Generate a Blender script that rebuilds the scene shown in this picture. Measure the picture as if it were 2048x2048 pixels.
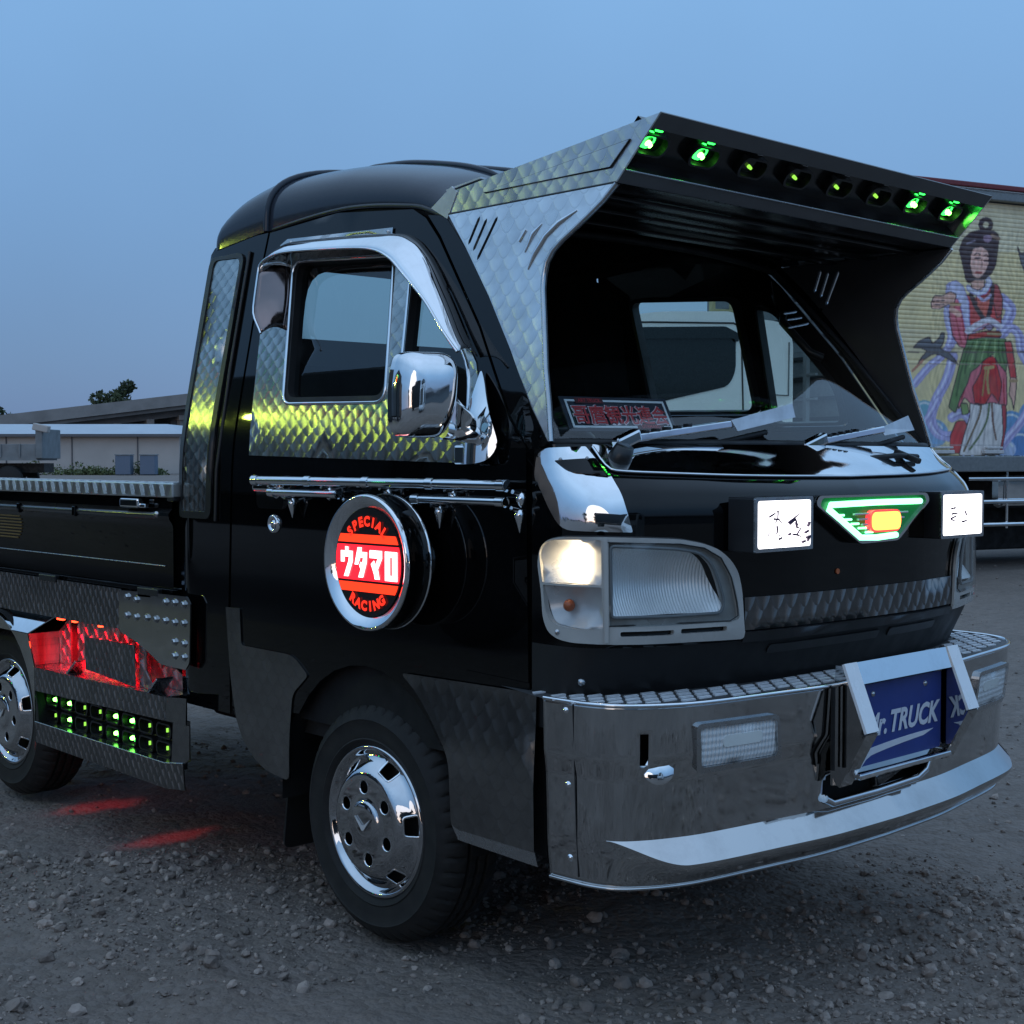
import bpy, bmesh, math, random
import numpy as np
from mathutils import Vector, Matrix, noise
from mathutils.geometry import delaunay_2d_cdt
random.seed(7)
for o in list(bpy.data.objects): bpy.data.objects.remove(o)
scene=bpy.context.scene
R=math.radians
# ------------------------------------------------------------------ camera
cam_data=bpy.data.cameras.new('camera'); cam=bpy.data.objects.new('camera',cam_data); scene.collection.objects.link(cam)
cam.location=(2.4954,-2.5965,1.0794)
cam.rotation_euler=(R(90-2.193),0,R(136.793-90))
cam_data.sensor_width=36; cam_data.lens=36*2837/2048
cam_data.clip_start=.05; cam_data.clip_end=3000
scene.camera=cam
# ------------------------------------------------------------------ sky
SUN_EL,SUN_AZ=R(3.0),R(-62)          # low evening sun behind the photographer
world=bpy.data.worlds.new('World'); scene.world=world; world.use_nodes=True
wn=world.node_tree; wn.nodes.clear()
sky=wn.nodes.new('ShaderNodeTexSky'); sky.sky_type='NISHITA'; sky.sun_disc=False
sky.sun_elevation=SUN_EL; sky.sun_rotation=R(90)-SUN_AZ
sky.altitude=0; sky.air_density=1.0; sky.dust_density=.6; sky.ozone_density=2.0
# a thin even veil of evening cloud lies over the clear sky: paler and brighter overhead, bluer and dimmer at the horizon
wtc=wn.nodes.new('ShaderNodeTexCoord'); wsep=wn.nodes.new('ShaderNodeSeparateXYZ'); wn.links.new(wtc.outputs['Generated'],wsep.inputs[0])
wramp=wn.nodes.new('ShaderNodeValToRGB'); wn.links.new(wsep.outputs[2],wramp.inputs[0])
VEIL=[(0.0,(.085,.195,.415)),(.10,(.128,.255,.505)),(.30,(.200,.395,.70)),(.60,(.42,.66,1.0)),(1.0,(.54,.78,1.14))]
while len(wramp.color_ramp.elements)<len(VEIL): wramp.color_ramp.elements.new(.5)
for e_,(p_,c_) in zip(wramp.color_ramp.elements,VEIL): e_.position=p_; e_.color=(*c_,1)
wveil=wn.nodes.new('ShaderNodeVectorMath'); wveil.operation='SCALE'; wveil.inputs['Scale'].default_value=10.; 
wnz=wn.nodes.new('ShaderNodeTexNoise'); wnz.inputs['Scale'].default_value=2.6; wnz.inputs['Detail'].default_value=5; wn.links.new(wtc.outputs['Generated'],wnz.inputs['Vector'])
wmr=wn.nodes.new('ShaderNodeMapRange'); wn.links.new(wnz.outputs[0],wmr.inputs[0]); wmr.inputs[1].default_value=.3; wmr.inputs[2].default_value=.7; wmr.inputs[3].default_value=9.4; wmr.inputs[4].default_value=10.5
wn.links.new(wmr.outputs[0],wveil.inputs['Scale']); wn.links.new(wramp.outputs[0],wveil.inputs[0])
wclear=wn.nodes.new('ShaderNodeVectorMath'); wclear.operation='SCALE'; wclear.inputs['Scale'].default_value=.34; wn.links.new(sky.outputs[0],wclear.inputs[0])
wadd=wn.nodes.new('ShaderNodeVectorMath'); wadd.operation='ADD'; wn.links.new(wveil.outputs[0],wadd.inputs[0]); wn.links.new(wclear.outputs[0],wadd.inputs[1])
bgn=wn.nodes.new('ShaderNodeBackground'); bgn.inputs['Strength'].default_value=.10
wout=wn.nodes.new('ShaderNodeOutputWorld')
wn.links.new(wadd.outputs[0],bgn.inputs[0]); wn.links.new(bgn.outputs[0],wout.inputs[0])
# ------------------------------------------------------------------ sun (already behind the haze: weak and very soft)
sd=bpy.data.lights.new('sun','SUN'); sun=bpy.data.objects.new('sun',sd); scene.collection.objects.link(sun)
sd.energy=.40; sd.angle=R(40); sd.color=(1,.86,.72)
sv=Vector((math.cos(SUN_EL)*math.cos(SUN_AZ),math.cos(SUN_EL)*math.sin(SUN_AZ),math.sin(SUN_EL)))
sun.rotation_euler=sv.to_track_quat('Z','Y').to_euler(); sun.location=sv*50
# ------------------------------------------------------------------ exposure and render settings
scene.render.engine='CYCLES'
scene.view_settings.view_transform='Standard'; scene.view_settings.look='None'
scene.view_settings.exposure=0; scene.view_settings.gamma=1; scene.view_settings.use_curve_mapping=False
scene.cycles.use_denoising=True; scene.cycles.max_bounces=10; scene.cycles.transparent_max_bounces=16
scene.cycles.sample_clamp_indirect=4; scene.cycles.caustics_reflective=False; scene.cycles.caustics_refractive=False

# ------------------------------------------------------------------ node helpers and materials
class NT:
    def __init__(s,name):
        s.m=bpy.data.materials.new(name); s.m.use_nodes=True; s.t=s.m.node_tree; s.t.nodes.clear()
        s.out=s.t.nodes.new('ShaderNodeOutputMaterial')
    def n(s,kind,**kw):
        nd=s.t.nodes.new('ShaderNode'+kind)
        for k,v in kw.items(): setattr(nd,k,v)
        return nd
    def set(s,sock,v):
        if isinstance(v,bpy.types.NodeSocket): s.t.links.new(v,sock)
        elif v is not None:
            if isinstance(v,(tuple,list)) and len(v)==3 and sock.type=='RGBA': v=(*v,1)
            sock.default_value=v
    def math(s,op,a,b=None,c=None):
        nd=s.n('Math',operation=op)
        for i,v in enumerate((a,b,c)):
            if v is not None: s.set(nd.inputs[i],v)
        return nd.outputs[0]
    def vm(s,op,a,b=None,scale=None):
        nd=s.n('VectorMath',operation=op); s.set(nd.inputs[0],a)
        if b is not None: s.set(nd.inputs[1],b)
        if scale is not None: s.set(nd.inputs['Scale'],scale)
        return nd.outputs['Value'] if op in('DOT_PRODUCT','LENGTH') else nd.outputs[0]
    def pos(s): return s.n('NewGeometry').outputs['Position']
    def noise(s,scale,detail=4,rough=.55,vec=None,out=0):
        nd=s.n('TexNoise'); nd.inputs['Scale'].default_value=scale; nd.inputs['Detail'].default_value=detail; nd.inputs['Roughness'].default_value=rough
        s.set(nd.inputs['Vector'],vec if vec is not None else s.pos()); return nd.outputs[out]
    def ramp(s,f,stops):
        nd=s.n('ValToRGB'); s.set(nd.inputs[0],f); e=nd.color_ramp.elements
        while len(e)<len(stops): e.new(.5)
        for i,(p,c) in enumerate(stops):
            e[i].position=p; e[i].color=(*c,1) if isinstance(c,(tuple,list)) else (c,c,c,1)
        return nd.outputs[0]
    def maprange(s,v,a,b,c,d):
        nd=s.n('MapRange'); 
        for i,x in enumerate((v,a,b,c,d)): s.set(nd.inputs[i],x)
        return nd.outputs[0]
    def mix(s,f,a,b):
        nd=s.n('Mix',data_type='RGBA'); s.set(nd.inputs[0],f); s.set(nd.inputs[6],a); s.set(nd.inputs[7],b); return nd.outputs[2]
    def bump(s,h,strength=.3,dist=.01):
        nd=s.n('Bump'); nd.inputs['Strength'].default_value=strength; nd.inputs['Distance'].default_value=dist; s.set(nd.inputs['Height'],h); return nd.outputs[0]
    def pb(s,color,rough=.5,metal=0.,**kw):
        nd=s.n('BsdfPrincipled'); s.set(nd.inputs['Base Color'],color); s.set(nd.inputs['Roughness'],rough); s.set(nd.inputs['Metallic'],metal)
        for k,v in kw.items(): s.set(nd.inputs[k.replace('_',' ')],v)
        s.t.links.new(nd.outputs[0],s.out.inputs[0]); return nd
def simple(name,color,rough=.5,metal=0.,var=.12,scale=30,bump=0,**kw):
    t=NT(name); f=t.noise(scale,5)
    c=t.mix(t.maprange(f,.3,.7,0,1),tuple(x*(1-var) for x in color),tuple(min(1,x*(1+var)) for x in color))
    r=t.maprange(t.noise(scale*.4,4),.3,.7,max(.01,rough*.8),min(1,rough*1.25))
    nd=t.pb(c,r,metal,**kw)
    if bump: t.set(nd.inputs['Normal'],t.bump(f,bump))
    return t.m
def emit(name,color,strength,rough=.3):
    t=NT(name); nd=t.pb(tuple(c*.3 for c in color),rough); t.set(nd.inputs['Emission Color'],color); nd.inputs['Emission Strength'].default_value=strength
    return t.m
def scale_mat(name,A,B,pu=.052,pv=.025,base=(.52,.55,.55),rough=.36,aniso=1.,lift=.7,var=.22,dirt=.25):
    """stainless sheet brushed in overlapping discs, row upon row; A,B = axes of the sheet"""
    t=NT(name); p=t.pos()
    u=t.math('DIVIDE',t.vm('DOT_PRODUCT',p,A),pu); v=t.math('DIVIDE',t.vm('DOT_PRODUCT',p,B),pv)
    def cell(row):
        odd=t.math('MODULO',t.math('ABSOLUTE',row),2.); u2=t.math('ADD',u,t.math('MULTIPLY',odd,.5)); col=t.math('FLOOR',u2)
        return col,t.math('SUBTRACT',t.math('SUBTRACT',u2,col),.5)
    r0=t.math('FLOOR',v); _,e0=cell(r0)
    arc0=t.math('MULTIPLY',t.math('MULTIPLY',e0,e0),4*.85)                 # lower edge of a disc, as part of the row height
    row=t.math('SUBTRACT',r0,t.math('LESS_THAN',t.math('SUBTRACT',v,r0),arc0))
    col,e1=cell(row); du=t.math('MULTIPLY',e1,pu)
    fv=t.math('SUBTRACT',v,row); dv=t.math('MULTIPLY',t.math('ADD',fv,lift),pv)
    rim=t.math('SUBTRACT',fv,t.math('MULTIPLY',t.math('MULTIPLY',e1,e1),4*.85))
    ta=t.vm('SCALE',A,scale=t.math('MULTIPLY',dv,-1.)); tb=t.vm('SCALE',B,scale=du)
    tan=t.vm('NORMALIZE',t.vm('ADD',ta,tb))
    cx=t.n('CombineXYZ'); t.set(cx.inputs[0],col); t.set(cx.inputs[1],row)
    wn_=t.n('TexWhiteNoise',noise_dimensions='2D'); t.set(wn_.inputs[0],cx.outputs[0])
    k=t.maprange(wn_.outputs[0],0,1,1-var,1.)
    edge=t.maprange(rim,.0,.18,.80,1.); edge2=t.maprange(rim,.9,1.2,1.,.92)
    dr=t.maprange(t.noise(9,5),.35,.75,1.,1-dirt)
    kk=t.math('MULTIPLY',t.math('MULTIPLY',t.math('MULTIPLY',k,edge),edge2),dr)
    c=t.vm('SCALE',base,scale=kk)
    t.pb(c,t.maprange(wn_.outputs[0],0,1,rough*.9,rough*1.1),1.,Anisotropic=aniso,Tangent=tan)
    return t.m
def glass(name,tint,f0=.07,rough=.0):
    t=NT(name); tr=t.n('BsdfTransparent'); tr.inputs[0].default_value=(*tint,1)
    gl=t.n('BsdfGlossy'); gl.inputs['Roughness'].default_value=rough
    ge=t.n('NewGeometry'); c=t.math('ABSOLUTE',t.vm('DOT_PRODUCT',ge.outputs['Normal'],ge.outputs['Incoming']))
    fr=t.math('ADD',t.math('MULTIPLY',t.math('POWER',t.math('SUBTRACT',1.,c),5.),1-f0),f0)
    mx=t.n('MixShader'); t.t.links.new(fr,mx.inputs[0]); t.t.links.new(tr.outputs[0],mx.inputs[1]); t.t.links.new(gl.outputs[0],mx.inputs[2])
    t.t.links.new(mx.outputs[0],t.out.inputs[0]); return t.m
X,Y,Z=(1.,0.,0.),(0.,1.,0.),(0.,0.,1.)
def paint_mat(name,color,rough,coat,coat_rough,dust):
    t=NT(name); f=t.noise(6,6,.6); g=t.noise(140,3)
    c=t.mix(t.maprange(t.math('MULTIPLY',f,g),.2,.5,0,dust),color,(.09,.09,.095))
    t.pb(c,t.maprange(f,.3,.7,rough*.8,rough*1.2),0.,Specular_IOR_Level=.0,Coat_IOR=1.4,Coat_Weight=coat,Coat_Roughness=t.maprange(g,.3,.7,coat_rough*.7,coat_rough*1.3)); return t.m
def chrome_mat(name,base,rough,dirt=.25):
    t=NT(name); f=t.noise(7,6,.65); g=t.noise(60,4)
    c=t.mix(t.maprange(f,.45,.8,0,dirt),base,(.16,.155,.15))
    nd=t.pb(c,t.maprange(t.math('MULTIPLY',f,g),.15,.45,rough*.6,rough*1.8),1.)
    t.set(nd.inputs['Normal'],t.bump(t.noise(4,2),.02,.02)); return t.m
M={}
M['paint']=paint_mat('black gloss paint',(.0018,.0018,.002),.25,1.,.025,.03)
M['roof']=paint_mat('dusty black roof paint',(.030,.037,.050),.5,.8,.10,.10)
M['chrome']=chrome_mat('chrome plating',(.82,.83,.84),.045)
M['bumper_chrome']=chrome_mat('bumper stainless',(.54,.535,.53),.06,.35)
M['steel']=chrome_mat('brushed stainless',(.50,.51,.52),.25,.3)
M['scale_side']=scale_mat('disc brushed stainless on the side',X,Z,.045,.0185,rough=.22,lift=.5,var=.14,base=(.50,.52,.50))
M['scale_fine']=scale_mat('fine disc brushed stainless',X,Z,.032,.022,base=(.30,.30,.30),rough=.30,lift=.4,var=.15)
M['scale_front']=scale_mat('disc brushed stainless on the front',Y,Z,.040,.030,base=(.30,.30,.30),rough=.36,lift=.2,var=.16)
M['scale_visor']=scale_mat('disc brushed stainless on the visor',X,Z,.042,.026,base=(.84,.84,.84),rough=.30,aniso=.72,lift=.4,var=.12)
M['scale_dull']=scale_mat('dull disc brushed stainless',X,Z,.045,.028,base=(.28,.28,.28),rough=.20,aniso=.8,lift=.4,var=.10)
M['hub_chrome']=chrome_mat('worn hub cap chrome',(.60,.60,.61),.045)
M['wing_reflection']=chrome_mat('steel with brown reflection tint',(.26,.20,.19),.14,.5)  # brown reflection on the window hood's wing, put into the steel's colour
M['rubber']=simple('black rubber',(.012,.012,.013),.6)
M['trim']=simple('black plastic trim',(.012,.012,.013),.35)
M['matte']=simple('matte black interior',(.003,.003,.0035),.8)
M['dash']=simple('dark grey dashboard',(.03,.032,.036),.7,bump=.2,scale=200)
M['fabric']=simple('black seat fabric',(.004,.004,.0045),.9,bump=.3,scale=300)
M['visor_black']=simple('satin black visor sheet',(.055,.055,.057),.42,scale=12)
M['visor_gloss']=simple('glossy black visor underside',(.018,.018,.019),.2,scale=12)
M['windshield']=glass('windshield glass',(.95,.985,.965),.08)
M['side_glass']=glass('smoked side glass',(.60,.68,.67),.09); M['clear_glass']=glass('green tinted side glass',(.86,.97,.92),.06)
M['lens']=glass('clear lamp lens',(.94,.95,.95),.05,.02)
M['white_plate']=simple('pale wiper plate',(.62,.62,.64),.35,.6)
# tyre
def tyre_mat():
    t=NT('tyre rubber'); f=t.noise(25,5); c=t.mix(t.maprange(f,.35,.7,0,1),(.006,.006,.006),(.016,.0145,.013)); nd=t.pb(c,.75); t.set(nd.inputs['Normal'],t.bump(t.noise(160,3),.15,.002)); return t.m
M['tyre']=tyre_mat()
M['underbody']=simple('dirty black chassis',(.014,.013,.012),.8)

# ------------------------------------------------------------------ object helpers
COL=scene.collection
def tag(o,label=None,cat=None,group=None,kind=None):
    for k,v in (('label',label),('category',cat),('group',group),('kind',kind)):
        if v: o[k]=v
    return o
def empty(name,loc=(0,0,0),rz=0,parent=None,**kw):
    o=bpy.data.objects.new(name,None); COL.objects.link(o); o.location=loc; o.rotation_euler=(0,0,rz); o.empty_display_size=.1
    if parent: o.parent=parent
    return tag(o,**kw)
def inside(p,poly):
    x,y=p; c=False; n=len(poly); j=n-1
    for i in range(n):
        xi,yi=poly[i]; xj,yj=poly[j]
        if (yi>y)!=(yj>y) and x<(xj-xi)*(y-yi)/(yj-yi)+xi: c=not c
        j=i
    return c
def rpoly(pts,r,n=4):
    """polygon with rounded corners; r = number or list"""
    out=[]; N=len(pts)
    for i,p in enumerate(pts):
        ri=r[i] if isinstance(r,(list,tuple)) else r
        a=Vector(pts[i-1])-Vector(p); b=Vector(pts[(i+1)%N])-Vector(p)
        if ri<=0 or a.length<1e-6 or b.length<1e-6: out.append(tuple(p)); continue
        d=min(ri,a.length*.48,b.length*.48); A=Vector(p)+a.normalized()*d; B=Vector(p)+b.normalized()*d; P=Vector(p)
        for k in range(n+1):
            t=k/n; q=A*(1-t)**2+P*2*t*(1-t)+B*t*t; out.append((q.x,q.y))
    return out
def circle(cx,cy,r,n=24,ry=None): return [(cx+r*math.cos(2*math.pi*i/n),cy+(ry or r)*math.sin(2*math.pi*i/n)) for i in range(n)]
def rrect(cx,cy,w,h,r,n=4): return rpoly([(cx-w/2,cy-h/2),(cx+w/2,cy-h/2),(cx+w/2,cy+h/2),(cx-w/2,cy+h/2)],r,n)
def densify(poly,step):
    out=[]
    for i in range(len(poly)):
        a,b=poly[i],poly[(i+1)%len(poly)]; l=math.dist(a,b)
        if l<1e-6: continue
        k=max(1,int(l/step)) if step else 1
        for j in range(k): out.append((a[0]+(b[0]-a[0])*j/k,a[1]+(b[1]-a[1])*j/k))
    return out
class G:
    """collects shapes for one mesh object"""
    def __init__(s): s.v=[]; s.f=[]; s.s=[]; s.m=[]
    def add(s,V,F,smooth=True,mi=0):
        o=len(s.v); s.v+=[tuple(p) for p in V]; s.f+=[tuple(i+o for i in f) for f in F]; s.s+=[smooth]*len(F); s.m+=[mi]*len(F); return s
    def panel(s,outline,mapf,hint,t=.003,holes=(),grid=.06,back=True,smooth=True,mi=0,side_mi=None,extra=()):
        polys=[densify(list(outline),grid)]+[densify(list(h),grid) for h in holes]
        pts=[];edges=[]
        for pl in polys:
            o=len(pts); n=len(pl); pts+=pl; edges+=[(o+i,o+(i+1)%n) for i in range(n)]
        if grid:
            xs=[p[0] for p in polys[0]]; ys=[p[1] for p in polys[0]]
            nb=list(pts)
            i=min(xs)+grid/2
            while i<max(xs):
                j=min(ys)+grid/2
                while j<max(ys):
                    if inside((i,j),polys[0]) and not any(inside((i,j),h) for h in polys[1:]) and all((i-q[0])**2+(j-q[1])**2>(.3*grid)**2 for q in nb): pts.append((i,j))
                    j+=grid
                i+=grid
        pts+=[q for q in extra if not any(inside(q,h) for h in polys[1:]) and all((q[0]-w[0])**2+(q[1]-w[1])**2>1e-6 for h in polys for w in h)]
        r=delaunay_2d_cdt([Vector(p) for p in pts],edges,[],0,1e-6)
        V2=[(p.x,p.y) for p in r[0]]; F=[]
        for f in r[2]:
            c=(sum(V2[i][0] for i in f)/len(f),sum(V2[i][1] for i in f)/len(f))
            if inside(c,polys[0]) and not any(inside(c,h) for h in polys[1:]): F.append(tuple(f))
        used=sorted({i for f in F for i in f}); re={k:i for i,k in enumerate(used)}
        V2=[V2[k] for k in used]; F=[tuple(re[i] for i in f) for f in F]
        h=Vector(hint); P=[];N=[]
        for (a,b) in V2:
            p=Vector(mapf(a,b)); e=1e-3
            n=(Vector(mapf(a+e,b))-Vector(mapf(a-e,b))).cross(Vector(mapf(a,b+e))-Vector(mapf(a,b-e)))
            if n.length<1e-12: n=h.copy()
            n.normalize()
            if n.dot(h)<0: n=-n
            P.append(p); N.append(n)
        flip=False
        if F:
            a,b,c=F[0][:3]; fn=(P[b]-P[a]).cross(P[c]-P[a]); flip=fn.dot(N[a])<0
        if flip: F=[tuple(reversed(f)) for f in F]
        top=[p+n*t for p,n in zip(P,N)]
        s.add(top,F,smooth,mi)
        if t and back:
            s.add(P,[tuple(reversed(f)) for f in F],smooth,mi)
            cnt={}
            for f in F:
                for i in range(len(f)):
                    e=(f[i],f[(i+1)%len(f)]); cnt[e]=1
            W=[];Q=[]
            for (a,b) in cnt:
                if (b,a) in cnt: continue
                o=len(W); W+=[P[a],P[b],top[b],top[a]]; Q.append((o,o+1,o+2,o+3))
            s.add(W,Q,False,mi if side_mi is None else side_mi)
        return s
    def grid(s,fn,us,vs,smooth=True,mi=0,flip=False,close_u=False):
        V=[fn(u,v) for u in us for v in vs]; n=len(vs); F=[]
        m=len(us)
        for i in range(m if close_u else m-1):
            for j in range(n-1):
                a=i*n+j; b=((i+1)%m)*n+j
                q=(a,b,b+1,a+1); F.append(tuple(reversed(q)) if flip else q)
        return s.add(V,F,smooth,mi)
    def box(s,c,size,bevel=.0,rot=None,mi=0,seg=2):
        bm=bmesh.new(); bmesh.ops.create_cube(bm,size=1)
        for v in bm.verts: v.co=Vector((v.co.x*size[0],v.co.y*size[1],v.co.z*size[2]))
        if bevel: bmesh.ops.bevel(bm,geom=list(bm.edges),offset=bevel,segments=seg,affect='EDGES',profile=.5)
        m=Matrix.Translation(c)@(rot.to_4x4() if rot else Matrix.Identity(4))
        bm.verts.ensure_lookup_table(); bm.verts.index_update()
        s.add([m@v.co for v in bm.verts],[[v.index for v in f.verts] for f in bm.faces],False,mi); bm.free(); return s
    def tube(s,path,r,seg=10,caps=True,mi=0,closed=False):
        P=[Vector(p) for p in path]; n=len(P); V=[];F=[]; prev=None
        for i,p in enumerate(P):
            d=(P[(i+1)%n]-P[i-1]) if closed else (P[min(i+1,n-1)]-P[max(i-1,0)]); d.normalize()
            if prev is None:
                a=d.cross(Vector((0,0,1)))
                if a.length<.1: a=d.cross(Vector((1,0,0)))
            else: a=prev-d*prev.dot(d)
            a.normalize(); prev=a; b=d.cross(a)
            ri=r[i] if isinstance(r,(list,tuple)) else r
            for k in range(seg):
                t=2*math.pi*k/seg; V.append(p+a*math.cos(t)*ri+b*math.sin(t)*ri)
        for i in range(n if closed else n-1):
            for k in range(seg):
                j=((i+1)%n)*seg; F.append((i*seg+k,i*seg+(k+1)%seg,j+(k+1)%seg,j+k))
        s.add(V,F,True,mi)
        if caps and not closed:
            s.add(V[:seg],[tuple(reversed(range(seg)))],False,mi); s.add(V[-seg:],[tuple(range(seg))],False,mi)
        return s
    def lathe(s,prof,o,axis,seg=32,mi=0,smooth=True,a0=0,a1=2*math.pi):
        ax=Vector(axis).normalized(); u=ax.cross(Vector((0,0,1)))
        if u.length<.1: u=Vector((1,0,0))
        u.normalize(); w=ax.cross(u); O=Vector(o); full=abs(a1-a0)>6.28; n=seg if full else seg+1
        V=[];F=[];m=len(prof)
        for i in range(n):
            t=a0+(a1-a0)*i/seg; d=u*math.cos(t)+w*math.sin(t)
            for (r,h) in prof: V.append(O+d*r+ax*h)
        for i in range(seg):
            j=(i+1)%n
            for k in range(m-1): F.append((i*m+k,i*m+k+1,j*m+k+1,j*m+k))
        return s.add(V,F,smooth,mi)
    def ob(s,name,mat,parent=None,sharp=None,**kw):
        me=bpy.data.meshes.new(name); me.from_pydata(s.v,[],s.f); 
        me.polygons.foreach_set('use_smooth',s.s)
        mats=mat if isinstance(mat,(list,tuple)) else [mat]
        for m in mats: me.materials.append(M[m] if isinstance(m,str) else m)
        if len(mats)>1: me.polygons.foreach_set('material_index',s.m)
        me.update()
        if sharp:
            me.validate(); me.set_sharp_from_angle(angle=R(sharp))
        o=bpy.data.objects.new(name,me); COL.objects.link(o)
        if parent: o.parent=parent
        return tag(o,**kw)
def plane(o,U,V):
    o,U,V=Vector(o),Vector(U),Vector(V); return lambda a,b:o+U*a+V*b
def recalc(o):
    bm=bmesh.new(); bm.from_mesh(o.data); bmesh.ops.recalc_face_normals(bm,faces=bm.faces); bm.to_mesh(o.data); bm.free(); return o
def copy_ob(o,parent,mat=None,**kw):
    c=o.copy(); COL.objects.link(c); c.parent=parent
    for k,v in kw.items(): setattr(c,k,v)
    return c
def glyph_mesh(txt,size=1.,shear=0.,bold=0.,extrude=0.):
    cu=bpy.data.curves.new('t','FONT'); cu.body=txt; cu.size=size; cu.shear=shear; cu.offset=bold; cu.extrude=extrude; cu.align_x='CENTER'; cu.resolution_u=3
    ob=bpy.data.objects.new('t',cu); COL.objects.link(ob)
    dg=bpy.context.evaluated_depsgraph_get(); me=ob.evaluated_get(dg).to_mesh()
    V=[v.co.copy() for v in me.vertices]; F=[tuple(p.vertices) for p in me.polygons]
    ob.evaluated_get(dg).to_mesh_clear(); bpy.data.objects.remove(ob); bpy.data.curves.remove(cu)
    return V,F

def lerp(a,b,t): return a+(b-a)*t
def interp(x,xs,vs):
    if x<=xs[0]: return vs[0]
    for i in range(len(xs)-1):
        if x<=xs[i+1]:
            t=(x-xs[i])/(xs[i+1]-xs[i]); return lerp(vs[i],vs[i+1],t)
    return vs[-1]
def smooth_interp(x,xs,vs):           # monotone cubic (Hermite) interpolation
    n=len(xs)
    if x<=xs[0]: return vs[0]
    if x>=xs[-1]: return vs[-1]
    i=0
    while x>xs[i+1]: i+=1
    d=[(vs[k+1]-vs[k])/(xs[k+1]-xs[k]) for k in range(n-1)]
    def m(k):
        if k==0: return d[0]
        if k==n-1: return d[-1]
        if d[k-1]*d[k]<=0: return 0.
        return 2*d[k-1]*d[k]/(d[k-1]+d[k])
    h=xs[i+1]-xs[i]; t=(x-xs[i])/h
    return ((1+2*t)*(1-t)**2*vs[i]+t*(1-t)**2*h*m(i)+t*t*(3-2*t)*vs[i+1]+t*t*(t-1)*h*m(i+1))
def smoothstep(a,b,x):
    t=min(1,max(0,(x-a)/(b-a))); return t*t*(3-2*t)
def half_width(z):                    # cab side half width at height z
    w=z-1.1; return .6975-.187*(math.sqrt(w*w+.0025)+w)/2
def arc_table(pts,n=60):
    ys=[p[1] for p in pts]; out=[]; k=list(range(len(pts)))
    P=[(smooth_interp(t,k,[p[0] for p in pts]),smooth_interp(t,k,ys)) for t in [i*(len(pts)-1)/n for i in range(n+1)]]
    s=[0]
    for i in range(n): s.append(s[-1]+math.dist(P[i],P[i+1]))
    return s,[p[0] for p in P],[p[1] for p in P]
PLAN_LOW=arc_table([(.825,0),(.82,.2),(.795,.4),(.768,.5),(.742,.58),(.722,.62),(.69,.66),(.65,.685),(.60,.6955),(.53,.6975)])
PLAN_TOP=arc_table([(.665,0),(.66,.2),(.645,.4),(.63,.5),(.615,.58),(.605,.62),(.595,.65),(.582,.672),(.565,.685),(.53,.690)])
FRONT_LEN=PLAN_LOW[0][-1]
def front(s,z):                       # cab front surface: s = distance along the plan curve from the middle
    sg=-1 if s<0 else 1; a=abs(s); f=a/FRONT_LEN
    xl=interp(a,PLAN_LOW[0],PLAN_LOW[1]); yl=interp(a,PLAN_LOW[0],PLAN_LOW[2])
    b=f*PLAN_TOP[0][-1]
    xt=interp(b,PLAN_TOP[0],PLAN_TOP[1]); yt=interp(b,PLAN_TOP[0],PLAN_TOP[2])
    w=smooth_interp(z,[.60,.97,1.01,1.04,1.07,1.105],[0,0,.10,.30,.64,1.])
    k=(.74-z)*.5 if z<.74 else 0
    e=1-smoothstep(FRONT_LEN-.2,FRONT_LEN,a)
    return (lerp(xl,xt,w)-k*e,sg*lerp(yl,yt,w),z)
PLAN_BUMPER=arc_table([(.905,0),(.898,.2),(.876,.374),(.842,.575),(.80,.665),(.755,.712),(.69,.735),(.60,.742),(.56,.742)])
BUMPER_LEN=.900
def lip_amount(a): return 1-smoothstep(.60,.765,abs(a))
def lip_low(a): return .378-.043*max(lip_amount(a),.02)
def bumper(s,z):
    sg=-1 if s<0 else 1; a=abs(s)
    x=interp(a,PLAN_BUMPER[0],PLAN_BUMPER[1]); y=interp(a,PLAN_BUMPER[0],PLAN_BUMPER[2])
    A=lip_amount(a); zu=.378; zl=lip_low(a); L=.040*A
    o=interp(z,[.28,.334,.49,.53,.63],[-.030,-.026,-.016,-.004,0])*(.5+.5*A)
    if z<zu: o+=L if z<=zl else L*(zu-z)/(zu-zl)
    if z<zl-.004: o-=(L+.006)*smoothstep(zl-.004,.282,z)*.8
    # plan normal approximated
    a2=min(a+.01,BUMPER_LEN); a1=max(a-.01,0)
    tx=interp(a2,PLAN_BUMPER[0],PLAN_BUMPER[1])-interp(a1,PLAN_BUMPER[0],PLAN_BUMPER[1]); ty=interp(a2,PLAN_BUMPER[0],PLAN_BUMPER[2])-interp(a1,PLAN_BUMPER[0],PLAN_BUMPER[2])
    l=math.hypot(tx,ty); nx,ny=ty/l,-tx/l
    return (x+nx*o,sg*(y+ny*o),z)
def cheek_y(z): return interp(z,[1.10,1.597,1.71],[.688,.609,.609])
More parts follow.
